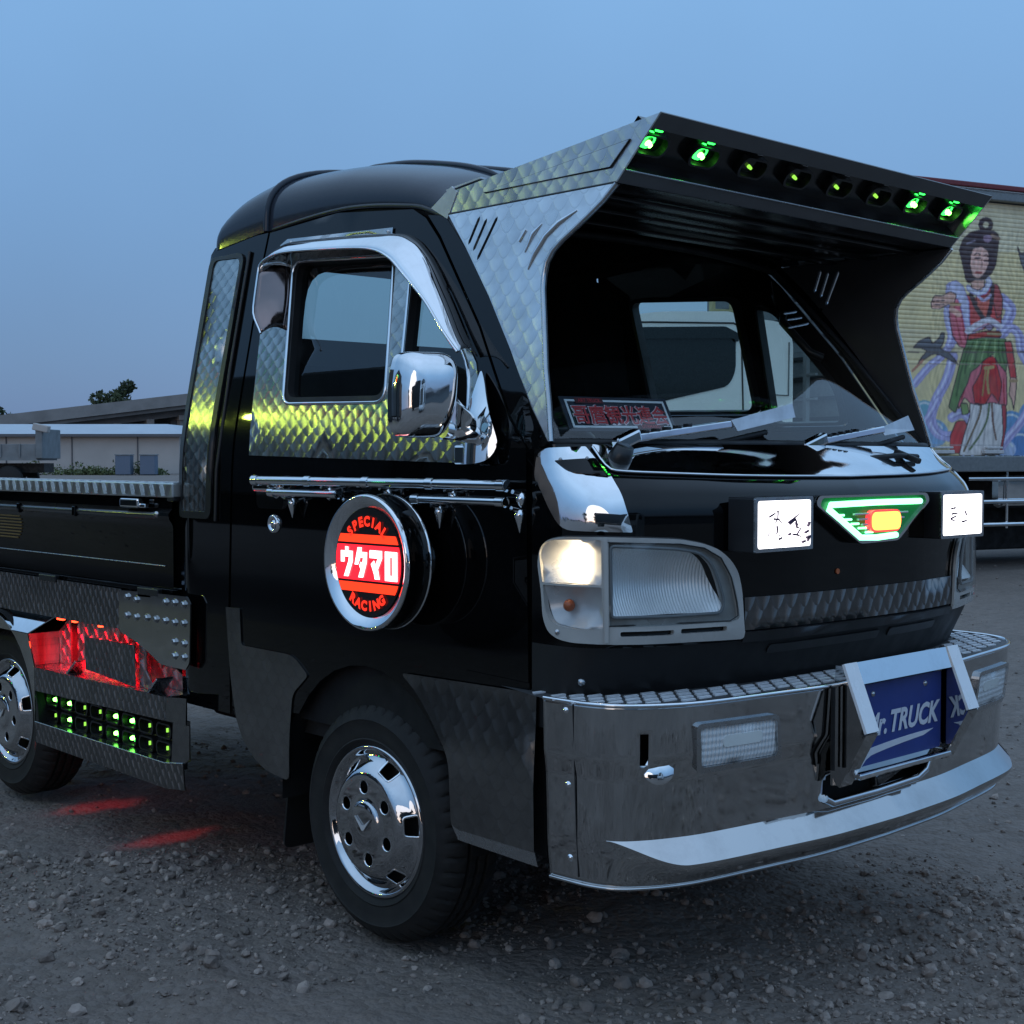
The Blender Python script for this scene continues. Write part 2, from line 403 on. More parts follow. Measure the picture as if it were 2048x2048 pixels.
# ================================================================== the setting
def ground_mat():
    t=NT('grey gravel ground'); p=t.pos()
    a=t.noise(1.1,5,.6); b=t.noise(14,6,.7); c=t.noise(90,4,.7)
    vor=t.n('TexVoronoi'); vor.inputs['Scale'].default_value=46; t.set(vor.inputs['Vector'],p)
    v2=t.n('TexVoronoi'); v2.inputs['Scale'].default_value=110; t.set(v2.inputs['Vector'],p)
    col=t.mix(t.maprange(a,.3,.7,0,1),(.150,.121,.100),(.222,.178,.148))
    col=t.mix(t.maprange(b,.35,.75,0,.7),col,(.085,.069,.058))
    col=t.mix(t.maprange(vor.outputs['Color'],.2,.9,0,.35),col,(.25,.215,.195))
    nd=t.pb(col,.92)
    h=t.math('ADD',t.math('MULTIPLY',vor.outputs['Distance'],-1.2),t.math('ADD',t.math('MULTIPLY',v2.outputs['Distance'],-.5),t.math('MULTIPLY',b,1.1)))
    t.set(nd.inputs['Normal'],t.bump(h,.8,.007)); return t.m
M['ground']=ground_mat()
def stone_mat():
    t=NT('gravel stone'); oi=t.n('TexWhiteNoise',noise_dimensions='3D')
    at=t.n('Attribute',attribute_name='tint'); f=t.noise(60,5)
    col=t.mix(at.outputs['Fac'],(.14,.114,.096),(.43,.352,.30)); col=t.mix(t.maprange(f,.3,.7,0,.5),col,(.14,.12,.11))
    nd=t.pb(col,.9); t.set(nd.inputs['Normal'],t.bump(f,.4,.004)); return t.m
M['stone']=stone_mat()
def rut(x,y): return max(math.exp(-((y-c_-.10*math.sin(x*.9+c_))/.10)**2) for c_ in (-2.05,-1.18))
def ground_h(x,y):
    d=math.hypot(x-1,y+1)
    if d>40: return -.02
    h=.014*noise.noise(Vector((x*1.3,y*1.3,3.1)))+.012*noise.noise(Vector((x*4.1,y*4.1,7.7)))+.009*noise.noise(Vector((x*11,y*11,1.2)))+(.006*noise.noise(Vector((x*27,y*27,4.2))) if d<5 else 0)
    return -.012+h*(1-.6*rut(x,y))-.014*rut(x,y) if d<12 else -.012+h
def build_ground():
    def axis(a,b,st):
        mid=list(np.arange(a,b,st)); lo=[];hi=[]; d=st; x=a
        while x>-900: d*=1.16; x-=d; lo.append(x)
        d=st; x=mid[-1]
        while x<900: d*=1.16; x+=d; hi.append(x)
        return lo[::-1]+mid+hi
    g=G(); g.grid(lambda a,b:(a,b,ground_h(a,b)),axis(-3.2,2.6,.022),axis(-3.0,1.4,.022))
    o=g.ob('ground','ground'); tag(o,'grey compacted gravel yard reaching to the horizon','ground',kind='structure')
build_ground()
def build_gravel():
    rng=np.random.default_rng(3)
    bm=bmesh.new(); bmesh.ops.create_icosphere(bm,subdivisions=1,radius=1); bv=np.array([v.co[:] for v in bm.verts]); bf=np.array([[v.index for v in f.verts] for f in bm.faces]); bm.free()
    bm=bmesh.new(); bmesh.ops.create_icosphere(bm,subdivisions=2,radius=1); bv2=np.array([v.co[:] for v in bm.verts]); bf2=np.array([[v.index for v in f.verts] for f in bm.faces]); bm.free()
    bv0,bf0=bv,bf
    V=[];F=[];T=[];off=0
    def place(px,py,rmin,rmax,B,FB,jit,sink,dens):
        nonlocal off
        # clumpy cover, barer wheel tracks between
        keep=np.array([noise.noise(Vector((a*1.5,b*1.5,9.)))+.6*noise.noise(Vector((a*5,b*5,2.)))+rng.uniform(-.5,.7)-.55*rut(a,b)>dens for a,b in zip(px,py)])
        for wx in (0,-1.9): keep&=~((abs(px-wx)<.10)&(abs(abs(py)-.60)<.09))
        px=px[keep];py=py[keep]; n=len(px)
        r=rmin*(rmax/rmin)**(rng.random(n)**2.2)
        for i in range(n):
            q,_=np.linalg.qr(rng.normal(size=(3,3)))
            v=B*(1+rng.uniform(-jit,jit,(len(B),1)))
            v=(v*np.array([1,rng.uniform(.65,1),rng.uniform(.5,.8)]))@q.T
            v=v*r[i]; v[:,2]*=.8
            V.append(v+np.array([px[i],py[i],ground_h(px[i],py[i])+r[i]*sink])); F.append(FB+off); off+=len(B); T.append(np.full(len(B),rng.random()**1.2))
    def near(N):
        a=np.radians(137+rng.uniform(-50,50,N)); d=np.sqrt(rng.uniform(1.1**2,4.6**2,N)); return 2.9+d*np.cos(a),-3.0+d*np.sin(a)
    def far(N):
        a=np.radians(137+rng.uniform(-45,45,N)); d=np.exp(rng.uniform(math.log(4.2),math.log(16),N)); return 2.9+d*np.cos(a),-3.0+d*np.sin(a)
    place(*near(8500),.008,.021,bv2,bf2,.20,.25,-.05)
    place(*near(42000),.0035,.0095,bv,bf,.30,.25,-.05)
    place(*near(30000),.002,.0038,bv,bf,.30,.3,-.3)
    place(*far(14000),.005,.016,bv,bf,.30,.2,0.)
    V=np.concatenate(V);F=np.concatenate(F);T=np.concatenate(T)
    me=bpy.data.meshes.new('gravel'); me.vertices.add(len(V)); me.vertices.foreach_set('co',V.astype(np.float32).ravel())
    me.loops.add(F.size); me.loops.foreach_set('vertex_index',F.astype(np.int32).ravel())
    me.polygons.add(len(F)); me.polygons.foreach_set('loop_start',np.arange(0,F.size,3,dtype=np.int32))
    me.polygons.foreach_set('use_smooth',np.zeros(len(F),bool))
    me.update(calc_edges=True)
    at=me.attributes.new('tint','FLOAT','POINT'); at.data.foreach_set('value',T.astype(np.float32))
    me.materials.append(M['stone']); o=bpy.data.objects.new('gravel',me); COL.objects.link(o)
    tag(o,'loose grey stones scattered over the yard around the truck','gravel',kind='stuff')
build_gravel()

# ------------------------------------------------------------------ far left: warehouse, viaduct, trees, flatbed
M['wh_wall']=simple('pale warehouse cladding',(.40,.38,.36),.7,var=.06,scale=.8)
M['wh_roof']=simple('pale blue metal roof',(.42,.46,.50),.45,var=.05,scale=.8)
M['wh_trim']=simple('dark eave trim',(.10,.10,.11),.6)
M['concrete']=simple('weathered concrete',(.22,.215,.21),.85,var=.25,scale=.35)
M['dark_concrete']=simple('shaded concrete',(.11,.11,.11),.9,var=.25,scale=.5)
M['blue_box']=simple('faded blue steel',(.10,.14,.20),.6)
M['grey_steel']=simple('grey painted steel',(.16,.18,.19),.55,var=.2,scale=3)
def leaf_mat(name,c0,c1):
    t=NT(name); at=t.n('Attribute',attribute_name='tint'); t.pb(t.mix(at.outputs['Fac'],c0,c1),.7); return t.m
M['leaf']=leaf_mat('dark foliage',(.018,.028,.014),(.06,.085,.035))
M['weed']=leaf_mat('weeds',(.04,.06,.02),(.12,.15,.05))
M['bark']=simple('bark',(.05,.04,.03),.9)
def build_warehouse():
    # long low shed: local x along the front wall, y back
    a=Vector((-103.5,23.5,0)); b=Vector((-82.1,46.3,0)); d=(b-a); L=d.length; rz=math.atan2(d.y,d.x)
    w=empty('warehouse',a,rz,label='long low pale warehouse with blue-grey metal roof beyond the truck bed',cat='building')
    D=14
    g=G(); g.box((L/2,D/2,1.31),(L,D,2.62)); g.ob('wall','wh_wall',w)
    for k in range(8): G().box((L-.6-k*4.4+2.2,-.04,1.31),(.06,.08,2.6)).ob('cladding_joint','wh_trim',w)
    g=G(); z0,z1=2.66,3.40
    V=[(-.4,-.5,z0),(L+.5,-.5,z0),(L-1.6,3.2,z1),(1.6,3.2,z1),(-.4,D,z0),(L+.5,D,z0),(L-1.6,D-3.2,z1),(1.6,D-3.2,z1)]
    g.add(V,[(0,1,2,3),(1,5,6,2),(5,4,7,6),(4,0,3,7),(3,2,6,7)],False); r=g.ob('roof','wh_roof',w)
    g=G(); g.box((L/2,-.48,2.56),(L+.9,.12,.16)); g.ob('eave','wh_trim',w)
build_warehouse()
for i,(x,y,l) in enumerate([(-78.6,40.4,'left of two faded blue bins standing in the weeds by the warehouse'),(-77.7,41.6,'right of two faded blue bins standing in the weeds by the warehouse')]):
    b=empty('storage_bin',(x,y,0),R(47),label=l,cat='bin',group='blue bins by the warehouse')
    g=G(); g.box((0,0,.62),(.95,.8,1.2),.04); g.ob('body','blue_box',b)
    g=G(); g.box((0,0,1.26),(1.02,.88,.07),.02); g.ob('lid','grey_steel',b)
def leaves(name,mat,blobs,n,size,parent=None,seed=1,**kw):
    rng=np.random.default_rng(seed); V=[];F=[];T=[]
    for (c,r,k) in blobs:
        m=int(n*k); d=rng.normal(size=(m,3)); d/=np.linalg.norm(d,axis=1)[:,None]
        rad=rng.random(m)**.45
        p=np.array(c)+d*np.array(r)*rad[:,None]
        for q in p:
            a=rng.normal(size=3); a/=np.linalg.norm(a); b=np.cross(a,rng.normal(size=3)); b/=np.linalg.norm(b); s=size*rng.uniform(.5,1.3)
            o=len(V); V+=[q-a*s,q+b*s*.55,q+a*s,q-b*s*.55]; F.append((o,o+1,o+2,o+3)); t=rng.random(); T+=[t]*4
    me=bpy.data.meshes.new(name); me.from_pydata([tuple(v) for v in V],[],F); at=me.attributes.new('tint','FLOAT','POINT'); at.data.foreach_set('value',np.array(T,np.float32))
    me.materials.append(M[mat]); o=bpy.data.objects.new(name,me); COL.objects.link(o)
    if parent: o.parent=parent
    return tag(o,**kw)
def tree(loc,h,spread,label,seed,n=2600,group=None,low=.35):
    t=empty('tree',loc,label=label,cat='tree',group=group)
    g=G(); g.tube([(0,0,0),(.1,0,h*.3),(0,.1,h*.62)],[h*.045,h*.035,h*.018],8)
    for k in range(5):
        a=k*1.3+seed; g.tube([(0,0,h*.3),(math.cos(a)*spread*.5,math.sin(a)*spread*.5,h*(.55+.06*k))],[h*.02,h*.006],6)
    g.ob('trunk','bark',t)
    rng=random.Random(seed); bl=[]
    for k in range(11):
        a=rng.random()*6.28; q=rng.random()**.6*spread*.72; z=h*(low+(1-low)*.85*rng.random())
        rr=spread*rng.uniform(.3,.5)*(1.1-.45*(z/h)); bl.append(((math.cos(a)*q,math.sin(a)*q,min(z,h-rr*.7)),(rr,rr,rr*.75),1/11))
    leaves('crown','leaf',bl,n,spread*.075,t,seed)
    return t
tree((-181.4,94.4,0),12.4,4.3,'rounded dark tree rising behind the sloping viaduct',3)
tree((-186,77.0,0),8.2,4.0,'dark low tree at the far left edge behind the warehouse roof',5)
def build_viaduct():
    v=empty('viaduct',(-150,80,0),label='concrete viaduct with pillars sloping up behind the warehouse',cat='viaduct')
    a=Vector((-156,57,4.15)); b=Vector((-142,108,11.3)); d=b-a; L=d.length; dx=Vector((d.x,d.y,0)).normalized(); nx=Vector((-dx.y,dx.x,0)); o=Vector((-150,80,0))
    def slab(off0,off1,z0,z1):
        V=[];
        for P in (a,b):
            for s_,zz in ((off0,z0),(off1,z0),(off1,z1),(off0,z1)): V.append(P+nx*s_+Vector((0,0,zz))-o)
        g=G(); g.add(V,[(0,1,5,4),(1,2,6,5),(2,3,7,6),(3,0,4,7),(0,3,2,1),(4,5,6,7)],False); return g
    slab(-4,4,-1.2,-.3).ob('deck','dark_concrete',v); slab(-4.3,-4,-.75,.55).ob('parapet','concrete',v); slab(4,4.3,-.75,.55).ob('parapet','concrete',v)
    slab(-2.6,2.6,-2.0,-1.2).ob('girder','dark_concrete',v)
    for k in range(14):
        P=a+d*((k+.5)/14); hz=P.z-1.9
        g=G()
        for s_ in (-2.1,2.1):
            q=P+nx*s_-o; g.box((q.x,q.y,hz/2),(.75,.75,hz),.05)
        q=P-o; g.box((q.x,q.y,hz-.3),(.9,5.6,.6),.05,rot=Matrix.Rotation(math.atan2(nx.y,nx.x)-math.pi/2,3,'Z'))
        g.ob('pillar','concrete',v)
    # retaining wall behind the pillars
    slab(4.4,4.8,-9,-1.0).ob('back_wall','dark_concrete',v)
build_viaduct()
# weeds in front of the warehouse
rng=random.Random(4)
wb=[]
for k in range(70):
    t=rng.random(); p=Vector((-100,22,0)).lerp(Vector((-79.6,43.8,0)),t); h=rng.uniform(.18,.5)*(1.7 if rng.random()<.12 else 1)
    wb.append(((p.x+1.4,p.y-1.2,h*.5),(.8,.8,h),1/70))
leaves('weeds','weed',wb,9000,.10,None,8,label='strip of weeds growing along the foot of the warehouse',cat='weeds',kind='stuff')
def build_flatbed():
    f=empty('flatbed_truck',(-40.6,17.2,0),R(47),label='grey flatbed truck end with upright headboard at the far left',cat='truck')
    g=G(); g.box((-2.2,0,1.30),(4.4,.08,.42),.01); g.box((-2.2,1.9,1.30),(4.4,.08,.42),.01); g.ob('side_board','grey_steel',f)
    for k in range(7): G().box((-.5-k*.6,-.06,1.30),(.05,.05,.42)).ob('rib','grey_steel',f)
    g=G(); g.box((-2.2,.95,1.05),(4.5,2.0,.12)); g.ob('bed_floor','grey_steel',f)
    g=G(); g.box((.12,.95,1.52),(.1,2.0,.95),.02); g.box((.12,-.02,1.58),(.22,.14,1.05),.02); g.ob('headboard','grey_steel',f)
    g=G(); g.box((.18,0,2.02),(.5,.3,.22),.03,rot=Matrix.Rotation(R(12),3,'Y')); g.ob('stake_cap','wh_wall',f)
    G().box((-2,.95,.75),(4.2,1.0,.3)).ob('chassis','underbody',f)
    for x in (-3.2,-.9):
        for y in (.15,1.75): G().lathe([(.05,.1),(.38,.1),(.42,.06),(.42,-.06),(.38,-.1),(.05,-.1)],(x,y,.42),(0,1,0),24).ob('wheel','tyre',f)
build_flatbed()

# ------------------------------------------------------------------ right: white truck with painted box
M['cab_white']=simple('white cab paint',(.88,.90,.87),.3,var=.05,scale=2,Coat_Weight=.5)
M['cab_glass']=simple('dark tinted truck window',(.012,.016,.016),.08)
M['box_trim']=simple('grey aluminium trim',(.22,.23,.23),.45,.5)
M['red_trim']=simple('dark red trim',(.16,.025,.03),.5)
M['pale_trim']=simple('pale trim',(.55,.55,.55),.45)
def mural_mat():
    t=NT('painted truck box'); at=t.n('Attribute',attribute_name='paint'); f=t.noise(5,6,.6)
    c=t.mix(t.maprange(f,.4,.8,0,.35),at.outputs['Color'],(.25,.22,.17)); t.pb(c,.45); return t.m
M['mural']=mural_mat()
def paint_picture(Xp,Yp):
    """colours of the painted wall, Xp,Yp = picture units (x right, y down), numpy arrays"""
    H=Xp.shape; C=np.zeros(H+(3,)); 
    C[:]=(.62,.54,.34)
    C[Yp<330]=(.60,.55,.40)
    C[(Yp>715)&(Yp<830)]=(.60,.53,.36)
    nz=np.sin(Xp*.021+np.sin(Yp*.017)*2)*np.sin(Yp*.023+1)
    C+=(nz*.02)[...,None]
    def pip(poly):
        r=np.zeros(H,bool); n=len(poly); j=n-1
        for i in range(n):
            xi,yi=poly[i]; xj,yj=poly[j]
            if yi!=yj: r^=((yi>Yp)!=(yj>Yp))&(Xp<(xj-xi)*(Yp-yi)/(yj-yi)+xi)
            j=i
        return r
    def fill(poly,c,line=None):
        poly=rpoly(poly,9,3); m=pip(poly); C[m]=c
        if line: stroke(poly+[poly[0]],2.6,line)
    def stroke(pts,w,c):
        for (x0,y0),(x1,y1) in zip(pts[:-1],pts[1:]):
            dx,dy=x1-x0,y1-y0; l=dx*dx+dy*dy+1e-9; t=np.clip(((Xp-x0)*dx+(Yp-y0)*dy)/l,0,1)
            C[((Xp-x0-t*dx)**2+(Yp-y0-t*dy)**2)<w*w]=c
    def spline(pts,n=8):
        out=[]; P=[pts[0]]+list(pts)+[pts[-1]]
        for i in range(1,len(P)-2):
            for k in range(n):
                t=k/n; a,b,c,d=[np.array(P[i+j],float) for j in (-1,0,1,2)]
                out.append(tuple(.5*(2*b+(c-a)*t+(2*a-5*b+4*c-d)*t*t+(3*b-a-3*c+d)*t**3)))
        return out+[pts[-1]]
    ink=(.05,.03,.035); skin=(.62,.40,.33); lav=(.42,.40,.58); lavd=(.30,.28,.45); red=(.46,.09,.09); pink=(.52,.17,.20); grn=(.13,.20,.09); grnd=(.07,.11,.05); wht=(.62,.60,.58)
    # waves at the foot
    for k,(cx,cy,r,c) in enumerate([(360,1120,60,(.20,.36,.42)),(400,1230,80,(.24,.36,.50)),(340,1290,60,(.42,.50,.56)),(800,1200,90,(.16,.28,.44)),(850,1290,80,(.13,.22,.40)),(780,1310,50,(.38,.44,.56)),(300,1200,50,(.35,.45,.48)),(250,1250,90,(.2,.3,.42)),(950,1150,110,(.2,.3,.45))]):
        C[((Xp-cx)**2+((Yp-cy)*1.1)**2)<r*r]=c
        stroke([(cx+r*.7*math.cos(a),cy+r*.7*math.sin(a)) for a in np.linspace(3.4,5.8,10)],5,(.55,.60,.62))
    # long ribbons
    for pts,w in [([(310,985),(380,900),(440,850),(500,770)],17),([(500,850),(470,960),(420,1060),(395,1160),(430,1230),(500,1245),(570,1215),(590,1165),(550,1130),(500,1150)],22),([(740,560),(790,610),(780,660),(745,720)],26),([(745,745),(790,705),(835,740),(850,820),(900,900)],20),([(900,1100),(850,1180),(790,1250),(745,1310)],20),([(480,500),(470,640),(490,740),(480,790)],18),([(430,1060),(400,1120),(360,1180)],16)]:
        S=spline(pts); stroke(S,w+2.5,lavd); stroke(S,w,lav); stroke([(a-w*.35,b-2) for a,b in S],w*.25,(.60,.60,.74)); stroke([(a+w*.4,b+2) for a,b in S],w*.18,lavd)
    # birds
    bird=[(300,805),(330,770),(380,750),(395,785),(425,760),(440,728),(456,732),(448,785),(432,805),(480,830),(510,862),(528,890),(480,862),(430,838),(395,836),(350,868),(322,892),(345,850),(372,820),(340,806)]
    fill(bird,(.12,.12,.13),ink); stroke([(350,868),(300,920)],6,(.40,.20,.15))
    fill([(820,300),(840,340),(862,330),(900,350),(900,440),(862,430),(840,380)],(.12,.12,.13),ink)
    # white robe and red hems
    fill([(490,1245),(520,1170),(560,1165),(590,1210),(545,1330),(490,1330)],red,ink)
    fill([(735,1070),(775,1090),(778,1190),(755,1330),(715,1330)],(.35,.07,.08),ink)
    fill([(585,1010),(700,1060),(752,1078),(762,1230),(742,1340),(535,1340),(560,1240),(590,1140)],wht,ink)
    for a,b in [((640,1090),(580,1330)),((680,1090),(655,1335)),((712,1090),(708,1335)),((610,1080),(560,1320))]: stroke([a,b],3,(.42,.40,.40))
    stroke(spline([(650,1030),(640,1130),(600,1230),(560,1320)]),5,(.16,.12,.08)); stroke(spline([(690,1030),(680,1150),(640,1240),(590,1310)]),5,(.10,.14,.07)); stroke(spline([(700,1040),(706,1160),(725,1260)]),5,(.16,.10,.08))
    # pink and red overskirt
    fill([(600,900),(700,845),(775,930),(780,1090),(745,1085),(700,1075),(640,1090),(590,1080),(560,1050),(530,1110),(525,1030),(560,960)],pink,ink)
    fill([(655,855),(712,845),(752,985),(738,1080),(700,1030),(668,1085),(612,1080),(600,1000),(640,930)],(.42,.06,.06),ink)
    for a,b in [((660,880),(640,1070)),((690,870),(690,1020)),((715,900),(735,1060)),((570,980),(545,1060)),((760,960),(765,1080))]: stroke([a,b],3.5,(.30,.04,.05))
    stroke(spline([(682,900),(676,960),(684,1030)]),6,(.40,.30,.14)); stroke(spline([(668,905),(660,970),(652,1040)]),4,(.30,.22,.10)); stroke([(664,905),(704,900)],8,(.42,.32,.16))
    # green apron
    fill([(565,765),(660,752),(765,758),(782,850),(772,925),(730,880),(705,835),(665,860),(620,905),(590,925),(575,980),(540,1050),(515,1130),(480,1100),(505,1000),(535,880)],grn,ink)
    for a,b in [((600,775),(560,930)),((640,770),(610,890)),((690,768),(680,845)),((730,770),(745,880)),((575,800),(520,1040)),((750,790),(768,890))]: stroke(spline([a,((a[0]+b[0])/2-6,(a[1]+b[1])/2),b]),5,grnd)
    for a,b in [((620,770),(585,900)),((665,765),(645,860)),((710,765),(712,850))]: stroke([a,b],4,(.26,.34,.18))
    fill([(540,1080),(575,1080),(585,1130),(550,1140)],(.20,.28,.12),ink)
    # torso, sleeves, arms
    fill([(760,775),(795,770),(815,860),(828,955),(800,975),(785,900)],red,ink); fill([(795,950),(830,955),(828,1000),(822,1060),(815,1115),(805,1060),(790,1040),(795,990)],skin,ink)
    stroke([(795,968),(830,968)],7,(.35,.25,.15))
    fill([(555,540),(620,560),(690,485),(725,500),(745,560),(742,690),(600,725),(565,700)],red,ink)
    fill([(690,485),(722,492),(748,560),(745,640),(720,660),(700,580)],(.40,.10,.10),ink)
    fill([(480,560),(540,545),(565,640),(575,730),(560,805),(530,800),(495,745),(478,650)],pink,ink); stroke(spline([(500,600),(520,700),(540,780)]),4,(.34,.08,.09)); stroke(spline([(530,580),(545,680),(560,760)]),4,(.34,.08,.09))
    fill([(480,480),(510,472),(545,500),(575,580),(580,700),(562,720),(540,620),(520,560),(485,560),(465,620),(460,570)],(.50,.50,.62),lavd)
    fill([(385,582),(402,545),(440,548),(480,525),(512,540),(500,585),(470,590),(430,612),(390,612)],skin,ink); stroke([(395,575),(450,570)],3,ink); stroke([(400,592),(450,590)],3,ink)
    stroke([(485,590),(530,590)],8,(.38,.26,.16)); stroke([(490,615),(525,640)],14,skin)
    fill([(610,545),(650,560),(690,520),(690,640),(650,655),(620,620)],(.48,.15,.12),ink)
    stroke(spline([(585,540),(610,600),(650,660)]),11,ink); stroke(spline([(695,500),(690,580),(672,660)]),11,ink); stroke(spline([(620,545),(650,570),(685,545)]),7,(.45,.42,.55))
    # scarf, sash, belt
    fill([(565,490),(600,515),(640,525),(665,480),(655,448),(680,455),(692,480),(665,535),(620,548),(565,520)],(.60,.60,.66),lavd)
    stroke(spline([(570,722),(620,690),(680,668),(735,700)]),15,(.58,.56,.60)); stroke(spline([(590,735),(640,705),(690,690),(735,715)]),5,(.35,.30,.40)); fill([(655,700),(685,685),(705,705),(680,722)],(.30,.24,.34),ink)
    fill([(575,738),(660,722),(738,722),(742,752),(660,752),(570,765)],(.40,.08,.07),ink); stroke([(675,735),(740,738)],7,(.30,.22,.12))
    # head
    fill([(582,440),(648,440),(655,500),(620,520),(585,505)],skin,ink)
    fill([(520,320),(540,265),(575,232),(640,215),(700,222),(728,250),(722,320),(712,395),(690,440),(668,455),(655,470),(600,470),(575,490),(555,470),(545,420)],ink)
    fill([(590,312),(640,302),(672,330),(676,385),(655,435),(622,466),(592,450),(578,400),(580,350)],(.66,.44,.38),ink)
    stroke(spline([(600,345),(615,335),(628,345)]),3,ink); stroke(spline([(648,350),(660,345),(672,355)]),3,ink)
    stroke([(603,362),(628,360)],5,ink); stroke([(652,374),(672,374)],5,ink); stroke([(637,365),(640,402),(632,408)],2.5,(.40,.22,.20)); stroke([(608,432),(634,432)],5,(.36,.08,.08))
    fill([(640,250),(675,240),(695,262),(672,290),(645,280)],(.28,.20,.26),ink); stroke([(690,250),(722,265)],9,(.26,.18,.14)); stroke([(560,290),(600,275)],4,(.25,.22,.28))
    d=np.hypot(Xp-656,Yp-196); C[(d<38)&(d>15)]=ink
    # seams
    C[(abs(Yp-826)<3)]=(.10,.08,.07); C[abs(Yp-885)<1.6]=(.25,.20,.15); C[abs(Yp-1288)<1.5]=(.3,.3,.3)
    # brushed shading: soft edges, folds and mottling as in airbrushed paint
    for _ in range(1):
        P=np.pad(C,((1,1),(1,1),(0,0)),mode='edge'); C=(P[:-2,1:-1]+P[2:,1:-1]+P[1:-1,:-2]+P[1:-1,2:]+2*C)/6
    f=np.sin(Xp*.19+3*np.sin(Yp*.021)+2*np.sin(Xp*.03))*np.sin(Yp*.05+np.sin(Xp*.06)*2)
    f2=np.sin(Xp*.53+Yp*.31+2*np.sin(Yp*.11))*np.sin(Yp*.47-Xp*.2)
    fig=((Xp>380)&(Xp<840)&(Yp>220)&(Yp<1330)).astype(float)
    C=C*(1+(.16*f+.08*f2)[...,None]*(.35+.65*fig[...,None]))
    g_=C.mean(-1,keepdims=True); C=g_+(C-g_)*1.25
    return np.clip(C*1.2,0,1)
def build_box_truck():
    ang=R(71.8); o=Vector((-4.25,10.08,0))
    t=empty('box_truck',o,ang,label='white truck whose yellow ribbed box is painted with a robed woman',cat='truck')
    # local: x = along the box (backwards), y = away from the camera
    x0,x1=-1.78,5.2; zb,zt=1.10,3.60
    xs=np.concatenate([np.arange(x0,.75,.0065),np.linspace(.75,x1,160)]); zs=np.arange(zb,zt-.10,.007)
    TX,TZ=np.meshgrid(xs,zs,indexing='ij')
    Xp=(TX+1.735)/.002415; k=1.8134e-3+1.437e-7*np.clip(Xp,0,862); Yp=1340-(TZ-1.101)/k
    C=paint_picture(Xp,Yp)
    rib=np.where((TZ>2.10),.007*np.abs(np.sin(TZ*math.pi/.042))**.6,0)
    rib=np.where((TZ<=2.10),.004*np.exp(-((TZ-1.98)/.012)**2)*-1,rib)
    V=np.stack([TX,-rib,TZ],-1).reshape(-1,3); n,m=TX.shape
    I=np.arange(n*m).reshape(n,m); F=np.stack([I[:-1,:-1],I[1:,:-1],I[1:,1:],I[:-1,1:]],-1).reshape(-1,4)
    me=bpy.data.meshes.new('painted_wall'); me.from_pydata(V.tolist(),[],F.tolist())
    a=me.attributes.new('paint','FLOAT_COLOR','POINT'); a.data.foreach_set('color',np.concatenate([C,np.ones(C.shape[:2]+(1,))],-1).astype(np.float32).ravel())
    me.materials.append(M['mural']); w=bpy.data.objects.new('painted_wall',me); COL.objects.link(w); w.parent=t
    tag(w,label='ribbed yellow wall with a painted woman in red and green robes')
    G().box(((x0+x1)/2,1.16,2.33),(x1-x0-.02,2.28,2.44)).ob('box_body','box_trim',t)
    G().box(((x0+x1)/2,1.1,zt-.045),(x1-x0+.06,2.36,.10),.01).ob('roof_rail','box_trim',t)
    G().box(((x0+x1)/2,-.05,zt+.03),(x1-x0+.08,.08,.05),.01).ob('top_trim','red_trim',t)
    G().box(((x0+x1)/2,-.055,zt-.012),(x1-x0+.08,.05,.022)).ob('top_trim','pale_trim',t)
    G().box(((x0+x1)/2,1.1,1.02),(x1-x0+.02,2.34,.15),.01).ob('base_rail','box_trim',t)
    for hx in (-.66,-.05,.62,1.6):
        g=G(); g.box((hx,-.03,1.135),(.24,.05,.035),.006); g.box((hx,-.04,1.175),(.2,.04,.02),.005); g.ob('hinge','pale_trim',t)
    G().box((x0+.03,-.015,2.33),(.05,.05,2.44)).ob('corner_post','box_trim',t)
    # front wall of the box with ribs
    for k in range(12): G().box((x0-.012,1.16,1.25+k*.19),(.03,2.2,.03)).ob('front_rib','trim',t)
    # chassis, wheels, side guard
    G().box((1.2,1.1,.72),(8.6,.9,.26)).ob('chassis','underbody',t)
    for k,z in enumerate((.88,.66,.44)): G().tube([(-.35,-.02,z),(3.4,-.02,z)],.022,8).ob('side_guard_rail','chrome',t)
    for x in (.18,1.6,3.1): G().tube([(x,.02,.40),(x,.02,1.0)],.016,8).ob('side_guard_post','chrome',t)
    G().box((1.3,.30,.76),(2.4,.5,.34),.08).ob('fuel_tank','chrome',t)
    for x in (-3.3,3.9,4.9):
        for y in (.18,2.05): G().lathe([(.12,.06),(.26,.06),(.28,.12),(.42,.13),(.47,.09),(.48,0),(.47,-.09),(.42,-.13),(.12,-.1)],(x,y,.48),(0,-1,0),32).ob('wheel','tyre',t)
    G().box((1.3,1.1,.56),(6.4,1.1,.82),.02).ob('underside_shade','matte',t)  # black box added to stand for the shade beneath the truck
    # cab
    cx0,cx1=-4.55,-2.34
    side=rpoly([(cx0,.62),(cx1,.62),(cx1,2.14),(cx1-.12,2.275),(-2.80,2.30),(-3.02,2.345),(cx0+.75,2.31),(cx0+.35,2.22),(cx0+.02,1.45)],[.05,.05,.1,.1,.05,.03,.2,.2,.1],5)
    g=G(); g.panel(side,lambda a,b:(a,2.1,b),(0,-1,0),2.08,grid=0); g.ob('cab','cab_white',t)
    win=rpoly([(cx0+.45,2.13),(-3.09,2.205),(-2.951,2.158),(-2.949,1.83),(-3.02,1.70),(cx0+.22,1.42)],[.08,.05,.05,.12,.1,.06],4)
    G().panel(win,lambda a,b:(a,.018,b),(0,-1,0),.006,grid=0).ob('door_window','cab_glass',t)
